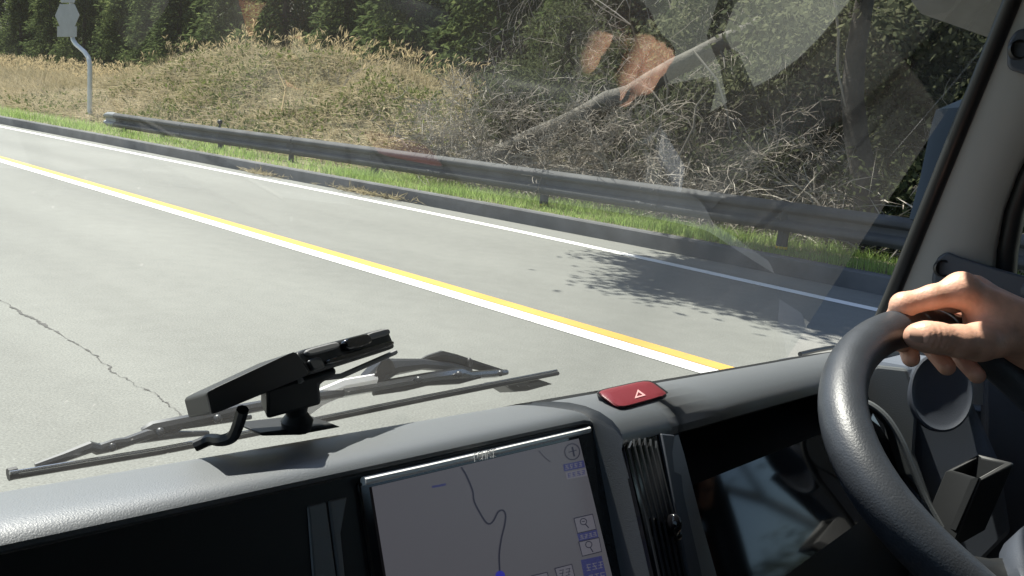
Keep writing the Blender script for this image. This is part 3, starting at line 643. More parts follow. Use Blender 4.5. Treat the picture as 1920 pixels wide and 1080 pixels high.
# trees on the far left-hand side of the road, outside the frame (seen only in reflections)
def smooth_p3(pts, k=6):
    P = [np.array(p, float) for p in pts]; P = [2 * P[0] - P[1]] + P + [2 * P[-1] - P[-2]]; out = []
    for i in range(1, len(P) - 2):
        for u in np.linspace(0, 1, k, endpoint=False):
            out.append(.5 * ((2 * P[i]) + (-P[i - 1] + P[i + 1]) * u + (2 * P[i - 1] - 5 * P[i] + 4 * P[i + 1] - P[i + 2]) * u * u + (-P[i - 1] + 3 * P[i] - 3 * P[i + 1] + P[i + 2]) * u ** 3))
    return out + [P[-2]]
# ================================================================== VAN
VAN = empty('van'); VAN.matrix_world = Matrix(((M_L[0], M_F[0], M_U[0], 0), (M_L[1], M_F[1], M_U[1], 0), (M_L[2], M_F[2], M_U[2], CAM_H), (0, 0, 0, 1)))
tag(VAN, 'van cab seen from inside with dark dashboard, steering wheel and grey windscreen pillar', 'van')
A3 = np.array
# ---- dashboard: centre cluster hood, console and driver's hood, each extruded along x
DX = 0.486
lipL = [(.62, -.40), (.52, -.27), (.47, -.222), (.42, -.190), (.375, -.1655), (.352, -.1535), (.345, -.1503), (.338, -.1478), (.325, -.1445), (.31, -.1415), (.299, -.1398), (.292, -.1395), (.2870, -.1408), (.2845, -.1428), (.2842, -.1448), (.2865, -.1470)]
faceL = [(.2868, -.1473), (.272, -.1808), (.24, -.2528), (.19, -.3628), (.16, -.60)]
lipR = [(.62, -.40), (.52, -.27), (.47, -.222), (.42, -.188), (.375, -.164), (.35, -.1520), (.335, -.1462), (.32, -.1412), (.305, -.1378), (.292, -.1365), (.280, -.1372), (.270, -.1400), (.263, -.1445), (.2595, -.150), (.2595, -.156)]
faceC = [(.2592, -.1575), (.252, -.170), (.23, -.212), (.20, -.266), (.15, -.357), (.13, -.60)]
recess = [(.263, -.1595), (.30, -.168), (.345, -.178), (.348, -.19), (.262, -.206)]
def ex(m, prof, xs, mi=0, sh=None):
    m.grid([[A3([x, y, z]) + (0 if sh is None else sh(x, y, z)) for y, z in prof] for x in xs], mi); return m
d = MB()
ex(d, lipL[:7], [-.9, -.4, 0, .2, .35, .45, DX], 1)
ex(d, lipL[6:], [-.9, -.4, 0, .2, .35, .45, DX - .012, DX - .004, DX], sh=lambda x, y, z: A3([0, 0, -max(0, (x - DX + .012)) ** 2 * 25 if z > -.3 else 0]))
shR = lambda x, y, z: A3([0, .06 * max(0, x - .95) ** 1.5, -.10 * max(0, x - 1.0) ** 2])
for prof_r, mi_r in ((lipR[:8], 1), (lipR[7:], 0)):
    ex(d, prof_r, [DX - .001, DX + .03, .55, .566], mi_r)
    ex(d, prof_r, [.566, .64, .75, .9, 1.0, 1.08, 1.16, 1.24], mi_r, sh=shR)
ex(d, faceC, [DX - .001, .566])
d.add([(DX, y, z) for y, z in lipL[5:] + faceL] , [tuple(range(len(lipL[5:] + faceL)))])
cap_ = [(.62, -.40)] + lipR[6:] + faceC
d.add([(DX - .0006, y, z) for y, z in cap_], [tuple(range(len(cap_)))])
d.add([(.566, y, z) for y, z in lipR[6:] + faceC], [tuple(range(len(lipR[6:] + faceC)))])
DASH = d.build('dashboard', ['dash', 'dash_matt'], VAN)
d = MB(); ex(d, faceL, [-.9, 0, .2, DX]); d.build('centre_fascia', 'black', DASH)
d = MB(); ex(d, recess, [.566, 1.24]); d.build('meter_recess', 'black', DASH)
# column cover body under the meter and lower dash behind the wheel
d = MB(); d.grid([[(x, .202, -.2765), (x, .19, -.32), (x, .17, -.40), (x, .15, -.62)] for x in (.566, .8, 1.0, 1.25)]); d.build('lower_panel', 'black', DASH)
# ---- navigation screen: face plane of the fascia
fdir = A3([0, .19 - .272, -.3628 + .1808]); fdir /= np.linalg.norm(fdir); fn = A3([0, fdir[2], -fdir[1]]); fn = fn if fn[1] < 0 else -fn
f0 = A3([0, .2868, -.1473])
def onface(px, py, lift=.003):
    v = veh(px, py); k = ((f0 + fn * lift) @ fn) / (v @ fn); return v * k
d = MB()
d.prism([onface(672, 905, .002), onface(1112, 803, .002), onface(1200, 1240, .002), onface(730, 1280, .002)], -fn * .004)
d.build('screen_bezel', 'gloss_black', DASH, smooth=False, bevel=.0012)
d = MB(); bar = [onface(681, 902.5, .003), onface(800, 876, .003), onface(930, 846, .003), onface(1104, 805.5, .003)]
d.tube(bar, .0022, 8); d.build('bezel_bar', 'silver_glare', DASH)  # pale colour holds the highlight along the silver bar
sc = MB(); L1, L2, L3 = .0030, .0033, .0036
TL, TR, BL, BR = (697, 913), (1085, 822), (735, 1150), (1160, 1130)
sc.add([onface(*TL, L1), onface(*TR, L1), onface(*BR, L1), onface(*BL, L1)], [(0, 1, 2, 3)], 0)
def rib(pts, wpx, mi, lift=L2):
    pts = [A3(p, float) for p in pts]; rows = []
    for i, p in enumerate(pts):
        t = pts[min(i + 1, len(pts) - 1)] - pts[max(i - 1, 0)]; t /= np.linalg.norm(t); nn = A3([-t[1], t[0]]) * wpx / 2
        rows.append([onface(*(p + nn), lift), onface(*(p - nn), lift)])
    sc.grid(rows, mi)
def smooth_path(pts, k=6):
    P = [A3(p, float) for p in pts]; P = [2 * P[0] - P[1]] + P + [2 * P[-1] - P[-2]]; out = []
    for i in range(1, len(P) - 2):
        for u in np.linspace(0, 1, k, endpoint=False):
            out.append(.5 * ((2 * P[i]) + (-P[i - 1] + P[i + 1]) * u + (2 * P[i - 1] - 5 * P[i] + 4 * P[i + 1] - P[i + 2]) * u * u + (-P[i - 1] + 3 * P[i] - 3 * P[i + 1] + P[i + 2]) * u ** 3))
    return out + [P[-2]]
rib(smooth_path([(865, 876), (875, 893), (886, 920), (889, 940), (900, 962), (911, 979), (919, 982), (926, 975), (934, 960), (943, 957), (948, 966), (946, 985), (940, 1010), (936, 1040), (937, 1072), (938, 1100)]), 3.2, 1)
rib(smooth_path([(1010, 845), (1022, 858), (1032, 866)]), 1.2, 1)
rib(smooth_path([(810, 913), (822, 911), (836, 908)]), 4, 3)
def q4(a, b, c, e, mi, lift=L2): sc.add([onface(*a, lift), onface(*b, lift), onface(*c, lift), onface(*e, lift)], [(0, 1, 2, 3)], mi)
def frame(a, b, c, e, wpx=2):
    q4(a, b, c, e, 2); rib([a, b, c, e, a], wpx, 1, L3)
def glyphs(x0, y0, n, dx, dy, h, mi, seed):     # small block characters
    r = random.Random(seed)
    for i in range(n):
        x, y = x0 + dx * i, y0 + dy * i; wd = math.hypot(dx, dy) * .7
        for k in range(3): yy = y - h / 2 + h * k / 2; rib([(x - wd / 2, yy + .1 * wd), (x + wd / 2, yy - .1 * wd)], 1.2, mi, L3)
        rib([(x + r.choice([-wd / 2, 0, wd / 3]), y - h / 2), (x + r.choice([-wd / 3, 0, wd / 2]) + 1, y + h / 2)], 1.2, mi, L3)
# compass, labels, zoom buttons
circ = [(1073 + 14 * math.cos(a), 847 + 15 * math.sin(a)) for a in np.linspace(0, 2 * math.pi, 25)]; rib(circ, 1.8, 1)
rib([(1073, 838), (1077, 856)], 3, 1); rib([(1066, 848), (1081, 844)], 1.5, 1)
q4((1056, 871), (1094, 863), (1097, 876), (1058, 884), 3); glyphs(1063, 876, 4, 8.5, -1.8, 7, 2, 1)
q4((1060, 886), (1098, 878), (1101, 892), (1063, 899), 2); glyphs(1068, 891, 4, 8.5, -1.8, 7, 3, 2)
frame((1076, 972), (1111, 964), (1118, 992), (1083, 1000)); rib([(1094 + 6 * math.cos(a), 978 + 6 * math.sin(a)) for a in np.linspace(0, 6.3, 13)], 1.6, 1, L3); rib([(1098, 983), (1104, 990)], 1.8, 1, L3); rib([(1091, 978), (1097, 977)], 1.4, 1, L3)
q4((1082, 1001), (1119, 993), (1122, 1007), (1086, 1015), 3); glyphs(1091, 1007, 4, 8, -1.8, 7, 2, 3)
frame((1085, 1016), (1123, 1008), (1128, 1034), (1092, 1043)); rib([(1104 + 6 * math.cos(a), 1021 + 6 * math.sin(a)) for a in np.linspace(0, 6.3, 13)], 1.6, 1, L3); rib([(1107, 1027), (1112, 1035)], 1.8, 1, L3)
q4((1089, 1050), (1128, 1042), (1142, 1100), (1100, 1110), 3); glyphs(1104, 1064, 3, 11, -2.4, 11, 2, 4); glyphs(1108, 1084, 3, 11, -2.4, 11, 2, 6)
frame((1040, 1066), (1072, 1058), (1080, 1090), (1050, 1098)); glyphs(1053, 1075, 2, 12, -2.6, 12, 1, 5)
frame((996, 1080), (1026, 1073), (1034, 1105), (1006, 1112))
pos = [(938 + 9 * math.cos(a), 1079 + 9 * math.sin(a)) for a in np.linspace(0, 2 * math.pi, 17)[:-1]]; sc.add([onface(*p, L3 + .0002) for p in pos], [tuple(range(16))], 4)
sc.build('navigation_screen', ['map', 'map_line', 'map_box', 'map_blue', 'map_pos'], DASH, smooth=False)
# maker's lettering on the bezel bar
tcu = bpy.data.curves.new('lettering', 'FONT'); tcu.body = 'ECLIPSE'; tcu.size = 1; tcu.extrude = .02; tcu.shear = .25
tob = bpy.data.objects.new('lettering_tmp', tcu); COL.objects.link(tob); dg = bpy.context.evaluated_depsgraph_get(); tme = bpy.data.meshes.new_from_object(tob.evaluated_get(dg)); bpy.data.objects.remove(tob)
co = [v.co.copy() for v in tme.vertices]; wmax = max(c.x for c in co)
m = MB(); a, b = onface(889, 866, .0075), onface(932, 856.5, .0075); ex_ = b - a; W_ = np.linalg.norm(ex_); ex_ /= W_; ey_ = np.cross(fn, ex_); ey_ = ey_ if ey_[2] > 0 else -ey_
m.add([a + ex_ * c.x / wmax * W_ + ey_ * c.y * W_ / wmax * 1.25 + fn * c.z * .004 for c in co], [tuple(p.vertices) for p in tme.polygons]); m.build('lettering', 'white_print', DASH, smooth=False)
# pocket and slit panels left of the screen
d = MB(); d.prism([onface(578, 948, .001), onface(612, 940, .001), onface(634, 1100, .001), onface(590, 1100, .001)], -fn * .003); d.build('fascia_panel', 'dash', DASH, smooth=False, bevel=.001)
d = MB(); d.prism([onface(617, 939, .001), onface(652, 931, .001), onface(640, 1000, .001), onface(650, 1100, .001), onface(638, 1100, .001)], -fn * .003); d.build('fascia_panel', 'dash', DASH, smooth=False, bevel=.001)

# ---- console face helper, hazard button, vent
cdir = A3([0, .15 - .252, -.357 + .170]); cdir /= np.linalg.norm(cdir); cn = A3([0, cdir[2], -cdir[1]]); cn = cn if cn[1] < 0 else -cn
c0 = A3([0, .252, -.170])
def oncon(px, py, lift=.002):
    v = veh(px, py); k = ((c0 + cn * lift) @ cn) / (v @ cn); return v * k
hn = A3([0, -.30, .95]); hn /= np.linalg.norm(hn); h0 = A3([0, .292, -.1365])
def onhaz(px, py, lift):
    v = veh(px, py); k = ((h0 + hn * lift) @ hn) / (v @ hn); return v * k
def roundpoly(poly, r=.22, k=4):
    out = []; n = len(poly); P = [A3(p, float) for p in poly]
    for i in range(n):
        a, b, c = P[i - 1], P[i], P[(i + 1) % n]
        for u in np.linspace(0, 1, k): out.append((1 - u) ** 2 * (b + (a - b) * r) + 2 * u * (1 - u) * b + u * u * (b + (c - b) * r))
    return out
hz = [(1116, 734), (1216, 712), (1256, 741), (1158, 768)]
def inset(poly, q):
    c = np.mean([A3(p, float) for p in poly], 0); return [tuple(c + (A3(p) - c) * q) for p in poly]
m = MB(); m.loft([[onhaz(*p, l) for p in roundpoly(inset(hz, 1.07))] for l in (-.02, .0012)]); m.build('button_surround', 'black', DASH, bevel=.0006)
m = MB(); m.loft([[onhaz(*p, l) for p in roundpoly(inset(hz, q))] for q, l in ((1.0, -.01), (1.0, .0012), (.985, .003), (.94, .0045), (.86, .0054), (.6, .0058))])
m.loft([[onhaz(*p, .0062) for p in tri] for tri in ([(1190, 747), (1196, 730), (1211, 741)], [(1194, 743), (1197, 735), (1205, 740.5)])], 1, False)
m.build('hazard_button', ['red', 'symbol'], DASH)
# vent
vt = [(1171, 826), (1196, 820), (1236, 818), (1300, 1110), (1236, 1120)]
m = MB(); m.prism([oncon(*p, .0015) for p in [(1168, 826), (1180, 819), (1238, 814), (1252, 850), (1310, 1110), (1236, 1125)]], -cn * .003); vent = m.build('air_vent', 'gloss_black', DASH, smooth=False)
m = MB()
for k in range(6):
    u = k / 5; xt, xb = 1178 + 52 * u, 1243 + 48 * u; yt = 826 - 6 * math.sin(u * 3.1)
    pts = [oncon(xt + (6 if k == 0 else 0), yt + 2, .004), oncon(xt + 1, yt + 14, .0055), oncon(xt + (xb - xt) * .5, 960, .0055), oncon(xb, 1110, .0055)]
    m.tube(pts, [.0008, .0009, .0009, .0009], 6)
m.build('louvre', 'wiper_metal', DASH)
m = MB(); m.ell(oncon(1262, 985, .008), (.004, .006, .008)); m.ell(oncon(1268, 1003, .007), (.003, .004, .004)); m.build('vent_knob', 'gloss_black', DASH)
m = MB(); m.prism([oncon(*p, .004) for p in [(1240, 812), (1266, 815), (1262, 850), (1266, 884), (1279, 889), (1283, 925), (1325, 1110), (1298, 1110), (1262, 930)]], -cn * .010); m.build('vent_trim', 'trim_dark', DASH, bevel=.0012)
# meter lens
m = MB(); l0 = A3([0, .262, -.206]); ln_ = A3([0, -.86, .50]); ln_ /= np.linalg.norm(ln_)
ldir = A3([0, -.50, -.86])
m.prism([(.585, .262, -.206), (1.12, .262, -.206), (1.12, .200, -.275), (.585, .200, -.275)], (0, .004, -.004)); m.build('meter_lens', 'lens', DASH, smooth=False)
# arched meter hood edge seen through the wheel and the light panel right of it
arc = smooth_path([(1600, 752), (1630, 757), (1662, 782), (1690, 826), (1712, 880), (1735, 935), (1765, 990)])
m = MB(); m.tube([vx(*p, .985) for p in arc], .0035, 8); m.build('meter_hood_edge', 'dash_light', DASH)
m = MB(); m.prism([vx(*p, 1.03) for p in [(1600, 700), (1645, 684), (1702, 690), (1722, 760), (1716, 850), (1755, 960), (1700, 890), (1672, 800), (1640, 765), (1600, 755)]], (.05, .02, -.01)); m.build('end_panel', 'dash_light', DASH, smooth=False, bevel=.004)
# dark outboard panel with the round vent, and the box holder
m = MB(); m.prism([vx(*p, 1.07) for p in [(1700, 685), (1770, 668), (1812, 720), (1880, 870), (1900, 1000), (1800, 1100), (1715, 1100), (1718, 840)]], (.06, .05, -.01)); m.build('outboard_panel', 'outboard', DASH, smooth=False, bevel=.006)
vc = vx(1765, 735, 1.045); nrm = A3([-.80, -.52, .30]); nrm /= np.linalg.norm(nrm); va = np.cross(nrm, [0, 0, 1.0]); va /= np.linalg.norm(va); vb = np.cross(va, nrm)
m = MB(); prof_ = [(.044, -.008), (.0445, .0005), (.042, .0015), (.040, .0005), (.036, -.001), (.02, -.002), (.0001, -.002)]
m.grid([[vc + nrm * h_ + (va * math.cos(a) * .78 + vb * math.sin(a) * 1.0) * r_ for a in np.linspace(0, 2 * math.pi, 40)[:-1]] for r_, h_ in prof_], 0, True); m.build('round_vent', 'trim_dark', DASH)
m = MB(); bx = [(1772, 884), (1838, 904), (1903, 868), (1835, 852)]
inn = [(1788, 883), (1836, 896), (1884, 869), (1834, 860)]
xs_ = [1.02, .985, 1.015, 1.05]
top = [vx(*p, x) for p, x in zip(bx, xs_)]; ti = [vx(*p, x) for p, x in zip(inn, xs_)]; dn = A3([0, .012, -.078])
m.loft([[p + dn * 1.0 for p in top], top, [p + A3([0, 0, .001]) for p in ti], [p + dn * .8 for p in ti]], 0, True); m.build('box_holder', 'black', DASH, bevel=.0015)

# ---- steering wheel
WT, WY = math.radians(52.1), -.393; wc = A3([.885, .083, -.191]) * .92; WR = .160
HUB_LIFT = .012
e1 = A3([math.cos(WY), math.sin(WY), 0]); eh = A3([-math.sin(WY), math.cos(WY), 0]); e2 = math.sin(WT) * eh + math.cos(WT) * A3([0, 0, 1.0]); wn_ = np.cross(e1, e2)
def onwheel(px, py):
    v = veh(px, py); k = (wc @ wn_) / (v @ wn_); return v * k
cl = [(1800, 628), (1725, 614), (1680, 621), (1634, 645), (1597, 683), (1582, 730), (1582, 786), (1600, 846), (1632, 907), (1676, 966), (1738, 1032), (1800, 1085)]
cp_ = []
for p in cl:
    q = onwheel(*p) - wc; cp_.append((math.atan2(q @ e2, q @ e1), math.hypot(q @ e1, q @ e2)))
ang = [a if a > -1.2 else a + 2 * math.pi for a, _ in cp_]
aa = np.array(ang); ra_ = np.array([r for _, r in cp_]); od = np.argsort(aa); aa, ra_ = aa[od], ra_[od]
print('wheel', np.degrees(aa).round(0), ra_.round(3))
angs = np.linspace(0, 2 * math.pi, 96, endpoint=False); rads = []
fa = np.r_[aa[0] - .9, aa, aa[-1] + .9]; fr_ = np.r_[WR, ra_, WR]
for a in angs:
    b = a if a >= fa[0] else a + 2 * math.pi
    if b > fa[-1]: b -= 2 * math.pi
    rads.append(float(np.interp(b, fa, fr_)) if fa[0] <= b <= fa[-1] else WR)
rads = np.array(rads)
for _ in range(10): rads = (np.roll(rads, 1) + rads * 2 + np.roll(rads, -1)) / 4
ring = [wc + r * (math.cos(a) * e1 + math.sin(a) * e2) for a, r in zip(angs, rads)]
RIM = .0188; m = MB(); secs = []
for i, p in enumerate(ring):
    rd_ = p - wc; rd_ /= np.linalg.norm(rd_)
    secs.append([p + RIM * (math.cos(q) * rd_ + 1.05 * math.sin(q) * wn_) for q in np.linspace(0, 2 * math.pi, 28)[:-1]])
m.grid(secs + [secs[0]], 0, True); SW = m.build('steering_wheel', 'leather', VAN)
hub = vd(2026, 1112, .62)
m = MB(); m.loft([[hub + wn_ * h_ + r_ * (math.cos(q) * e1 * 1.15 + math.sin(q) * e2 * .9) for q in np.linspace(0, 2 * math.pi, 29)[:-1]] for r_, h_ in ((.040, -.035), (.058, -.012), (.061, .006), (.055, .018), (.03, .024))]); m.build('hub_pad', 'trim_dark', SW)
for a in (math.radians(205), math.radians(335)):
    ro_ = wc + WR * .97 * (math.cos(a) * e1 + math.sin(a) * e2); m = MB(); tdir = -math.sin(a) * e1 + math.cos(a) * e2
    m.loft([[c + tdir * w_ * math.cos(q) + wn_ * .010 * math.sin(q) for q in np.linspace(0, 2 * math.pi, 15)[:-1]] for c, w_ in ((hub, .034), (hub * .5 + ro_ * .5 - wn_ * .006, .024), (ro_, .018))]); m.build('spoke', 'black', SW)
m = MB(); m.tube([hub - wn_ * .02, hub - wn_ * .06 + A3([0, .02, -.10]), hub + A3([0, .10, -.30])], [.032, .034, .04], 20); m.build('column_cover', 'black', SW)

# ---- windscreen pillar
rowsA = [(1592, 720), (1622, 640), (1660, 553), (1712, 425), (1760, 307), (1810, 184), (1862, 58), (1905, -48), (1960, -180)]
rowsB = [(1850, 760), (1852, 650), (1862, 560), (1868, 470), (1882, 395), (1908, 325), (1945, 255), (1990, 170), (2050, 60)]
xa = np.linspace(1.225, 1.03, 9); xb = np.linspace(1.235, 1.10, 9)
m = MB(); rows = []
for (a, b, x1, x2) in zip(rowsA, rowsB, xa, xb):
    pa, pb = vx(a[0] + 24, a[1], x1), vx(*b, x2); row = []
    for u in np.linspace(0, 1, 9):
        p = pa + (pb - pa) * u + A3([-.6, -.8, 0]) * (.016 * math.sin(math.pi * u) ** .7); row.append(p)
    row = [pa + A3([.05, .02, 0])] + row + [pb + A3([.035, .0, 0])]
    rows.append(row)
m.grid(rows); PIL = m.build('windscreen_pillar', 'trim', VAN)
m = MB(); m.tube([vx(a[0] + 13, a[1], x1 + .001) for a, x1 in zip(rowsA, xa)], .0098, 12); m.build('pillar_seal', 'rubber', PIL)
m = MB(); m.tube([vx(a[0] + 3.5, a[1], x1 + .004) for a, x1 in zip(rowsA, xa)], .0022, 8); m.build('glass_edge_strip', 'wiper_metal', PIL)
m = MB(); m.grid([[vx(a[0] + 2, a[1], x1 + .012), vx(a[0] + 30, a[1], x1 + .05) + A3([.24, .04, 0])] for a, x1 in zip(rowsA, xa)]); m.build('pillar_outer', 'black', PIL)
m = MB(); m.tube([vx(b[0] + 20, b[1], x2 + .012) for b, x2 in zip(rowsB, xb)], .0125, 12); m.build('door_seal', 'rubber', PIL)
# grab handle: two mounting plates with screw holes and the bow between them (out of frame to the right)
def mount(poly, hole, x, lift, tail=None):
    m = MB(); P = [vx(*p, x - lift) for p in roundpoly(poly, .3)]; Q_ = [vx(*p, x + .01) for p in roundpoly(inset(poly, 1.04), .3)]
    m.loft([Q_, P]); o = m.build('handle_mount', 'trim_dark', PIL, bevel=.0025, seg=3)
    c = vx(*hole, x - lift - .0015); h = MB(); nn = A3([-.75, -.65, 0.1]); nn /= np.linalg.norm(nn); s1 = np.cross(nn, [0, 0, 1.0]); s2 = np.cross(s1, nn)
    h.grid([[c + nn * hh + (s1 * math.cos(q) + s2 * math.sin(q)) * rr_ for q in np.linspace(0, 2 * math.pi, 21)[:-1]] for rr_, hh in ((.0105, -.004), (.0105, .002), (.0085, .002), (.0075, -.004), (.0001, -.004))], 0, True)
    h.build('screw_hole', 'black', PIL)
mount([(1748, 528), (1757, 484), (1776, 472), (1800, 482), (1905, 515), (1990, 530), (1990, 570), (1800, 560), (1765, 548)], (1768, 503), 1.165, .012)
mount([(1889, 128), (1890, 82), (1905, 58), (1935, 50), (1975, 60), (1975, 160), (1925, 140)], (1910, 93), 1.075, .012)
m = MB(); m.tube([vx(1930, 545, 1.16), vx(2010, 545, 1.12), vx(2070, 480, 1.09), vx(2090, 330, 1.06), vx(2060, 170, 1.04), vx(1985, 105, 1.05), vx(1940, 95, 1.07)], .012, 10); m.build('grab_handle', 'trim_dark', PIL)

m = MB(); m.prism([vx(*p, 1.22) for p in [(1846, 690), (1990, 640), (2060, 1150), (1850, 1150)]], A3([.03, .01, 0])); m.build('door_card', 'trim_dark', VAN, smooth=False, bevel=.004)
# ---- windscreen
m = MB(); xs_ = np.r_[np.linspace(-.95, .78, 6), np.linspace(.84, 1.6, 16)]; zs_ = np.linspace(-.30, .30, 8)
def wpt(x, z):
    y = (WD - WN[2] * z) / WN[1]; y -= .42 * max(0, x - .86) ** 2 + .3 * max(0, -x - .35) ** 2; return A3([x, y, z])
def xmax(z): return 1.30 - (z + .30) * .30
m.grid([[wpt(min(x, 9) if x < .78 else .78 + (x - .78) * (xmax(z) - .78) / (1.6 - .78), z) for x in xs_] for z in zs_]); m.build('windscreen', 'glass', VAN)
# ---- wipers
m = MB(); D1 = WD + .030
def wp(px, py, d=D1): return vw(px, py, d)
def wtube(mm, pts, r, n=8, d=D1, flat=1.0): mm.tube([wp(*p, d) for p in pts], r, n, 0, True, flat, WN); return mm
WI = wtube(MB(), [(22, 893), (300, 847), (560, 797), (800, 748), (1046, 700)], .0025).build('wiper', 'rubber', VAN)
m = wtube(MB(), [(18, 887), (300, 841), (560, 791), (800, 742), (1044, 694.5)], .0013, d=D1 - .0028); m.build('blade_spine', 'wiper_bright', WI)
m = wtube(MB(), [(15, 890), (32, 886)], .0042); m.build('end_cap', 'black', WI)
m = wtube(MB(), [(66, 874), (120, 857), (170, 838), (182, 842), (210, 838), (275, 815), (300, 810)], [.002, .0035, .0042, .0042, .0035, .004, .003], d=D1 + .006); m.build('yoke', 'wiper_metal', WI)
m = wtube(MB(), [(180, 842), (216, 830), (330, 815), (390, 812)], [.003, .003, .003, .002], d=D1 + .006); m.build('yoke', 'wiper_metal', WI)
m = wtube(MB(), [(268, 812), (285, 804), (360, 788), (440, 770), (560, 748), (650, 735)], [.004, .0055, .0048, .0045, .0045, .0045], d=D1 + .010); m.build('main_bow', 'wiper_metal', WI)
m = wtube(MB(), [(320, 810), (340, 798), (400, 790), (470, 782)], [.003, .003, .003, .002], d=D1 + .008); m.build('yoke', 'wiper_metal', WI)
m = wtube(MB(), [(640, 735), (720, 722), (800, 708), (862, 700), (880, 704), (930, 700), (950, 698)], [.005, .005, .005, .0062, .0045, .0045, .003], d=D1 + .010); m.build('main_bow', 'wiper_bright', WI)
m = wtube(MB(), [(700, 738), (760, 728), (800, 718), (860, 715), (900, 706)], [.002, .0028, .003, .003, .002], d=D1 + .007); m.build('yoke', 'rubber', WI)
for p in [(300, 810), (210, 838), (860, 702), (938, 700), (408, 785), (785, 712)]:
    k = MB(); k.ell(wp(*p, D1 + .004), (.0035, .0035, .0035), n=10, k=6); k.build('rivet', 'wiper_metal', WI)
# arm: from its pivot under the hood up over a bend and down to the bow
m = wtube(MB(), [(560, 776), (600, 745), (640, 728), (700, 716)], [.010, .011, .011, .010], d=D1 + .014, flat=.5); ARM = m.build('wiper_arm', 'silver_glare', WI)  # sun glare on the arm is given by its near-white colour
m = wtube(MB(), [(690, 716), (715, 693), (740, 688), (790, 683), (845, 688), (880, 697)], [.010, .012, .008, .0055, .005, .0045], d=D1 + .022); m.build('wiper_arm', 'wiper_metal', WI)
m = MB(); m.loft([[wp(*p, dd__) for p in [(700, 708), (706, 690), (714, 676), (726, 670), (736, 676), (742, 690), (736, 706), (716, 712)]] for dd__ in (D1 + .030, D1 + .012)]); m.build('pivot_cap', 'rubber', WI, bevel=.003)
m = MB(); m.ell(wp(721, 682, D1 + .020), (.006, .004, .0085)); m.build('pivot_nut', 'wiper_bright', WI)
m = wtube(MB(), [(766, 690), (800, 673), (825, 667), (850, 673), (895, 686), (938, 697)], [.003, .005, .0065, .0065, .0055, .004], d=D1 + .03, flat=.6); m.build('second_arm', 'black', WI)
k = MB(); k.ell(wp(879, 681, D1 + .026), (.004, .004, .006)); k.build('clip', 'black', WI)
# cowl grille below the blade
m = MB(); m.prism([wp(*p, D1 + .012) for p in [(935, 716), (1000, 707), (1038, 720), (990, 733), (965, 735)]], A3([.01, .03, -.01])); cow = m.build('cowl_grille', 'rubber', VAN, smooth=False, bevel=.002)
m = MB()
for x in (948, 968, 988): m.prism([wp(*p, D1 + .0105) for p in [(x, 720), (x + 22, 716), (x + 30, 721), (x + 6, 725)]], A3([.001, .003, -.001]))
m.build('grille_slot', 'wiper_metal', cow, smooth=False)
m = wtube(MB(), [(1500, 664), (1530, 657), (1564, 651)], .005, d=D1 + .01); m.build('second_wiper', 'wiper_metal', VAN)
# ---- door mirror outside, behind the pillar
m = MB(); mc = vx(1810, 300, 1.46); rws = []
for k in range(11):
    u = k / 10; py = 178 + 260 * u; lft = np.interp(u, [0, .04, .12, .3, .6, 1], [1800, 1778, 1763, 1752, 1735, 1706]); rgt = 1880 - 40 * u
    c = vx((lft + rgt) / 2, py, 1.46); hw = np.linalg.norm(vx(rgt, py, 1.46) - vx(lft, py, 1.46)) / 2; tdir = vx(rgt, py, 1.46) - vx(lft, py, 1.46); tdir /= np.linalg.norm(tdir); dep = A3([.7, .7, 0])
    s = math.sqrt(max(0.02, math.sin(math.pi * min(1, max(0.02, u * .98 + .02)) ** .8))) if k in (0, 10) else 1
    rws.append([c + tdir * hw * math.cos(q) * s + dep * .055 * math.sin(q) * s for q in np.linspace(0, 2 * math.pi, 25)[:-1]])
m.loft(rws); MI = m.build('door_mirror', 'mirror', VAN)
SHADE_LIP_Y = .368  # front lip stretched past the windscreen, added to shade hand and wheel
# ---- body round the cab (what shades and reflects): roof, header, doors, floor, rear bulkhead, seats
m = MB(); xr = np.linspace(-.95, 1.33, 13); crown = lambda x: .035 * math.sin(math.pi * (x + .95) / 2.28)
sec_ = lambda x: [A3([x, y, z + crown(x)]) for y, z in [(.205, .285), (.17, .34), (.10, .40), (-.1, .44), (-1.4, .46), (-1.4, .50), (-.1, .49), (.12, .455), (.235, .41), (SHADE_LIP_Y, .362), (SHADE_LIP_Y - .008, .338)]]
m.loft([sec_(x) for x in xr]); m.build('roof', 'roofcloth', VAN)
m = MB(); m.box((.2, -.6, -1.0), (2.4, 2.0, .04)); m.build('floor', 'black', VAN, smooth=False)
m = MB(); m.box((.2, -1.42, -.25), (2.4, .04, 1.5)); m.build('bulkhead', 'trim', VAN, smooth=False)
def door(x, sgn):
    m = MB(); m.box((x, -.35, -.60), (.06, 1.15, .82)); m.box((x, .31, -.72), (.06, .28, .80))
    m.box((x, -1.15, -.25), (.06, .52, 1.5)); m.box((x - sgn * .01, -.35, .44), (.06, 1.15, .12)); o = m.build('door', 'trim_dark', VAN, smooth=False, bevel=.006)
    g_ = MB(); g_.add([(x + sgn * .012, .16, -.19), (x + sgn * .012, -.9, -.19), (x, -.9, .38), (x, .12, .38)], [(0, 1, 2, 3)]); g_.build('side_window', 'side_glass', o, smooth=False)
    return o
door(1.32, 1); door(-.93, -1)
for x_ in (1.3, -.95):
    m = MB(); m.box((x_, .30, -.42), (.06, .30, .46)); m.build('cowl_side', 'trim_dark', VAN, smooth=False, bevel=.01)
m = MB(); m.prism([(-.98, .56, -.52), (-.98, .66, -.62), (-.98, .72, -1.05), (-.98, .3, -1.05), (-.98, .3, -.52)], (2.4, 0, 0)); m.build('front_panel', 'van_paint', VAN, smooth=False, bevel=.03)
m = MB(); m.tube([(-.86, .40, -.15), (-.74, .18, .2), (-.66, .02, .5)], .04, 10); m.build('passenger_pillar', 'trim', VAN)
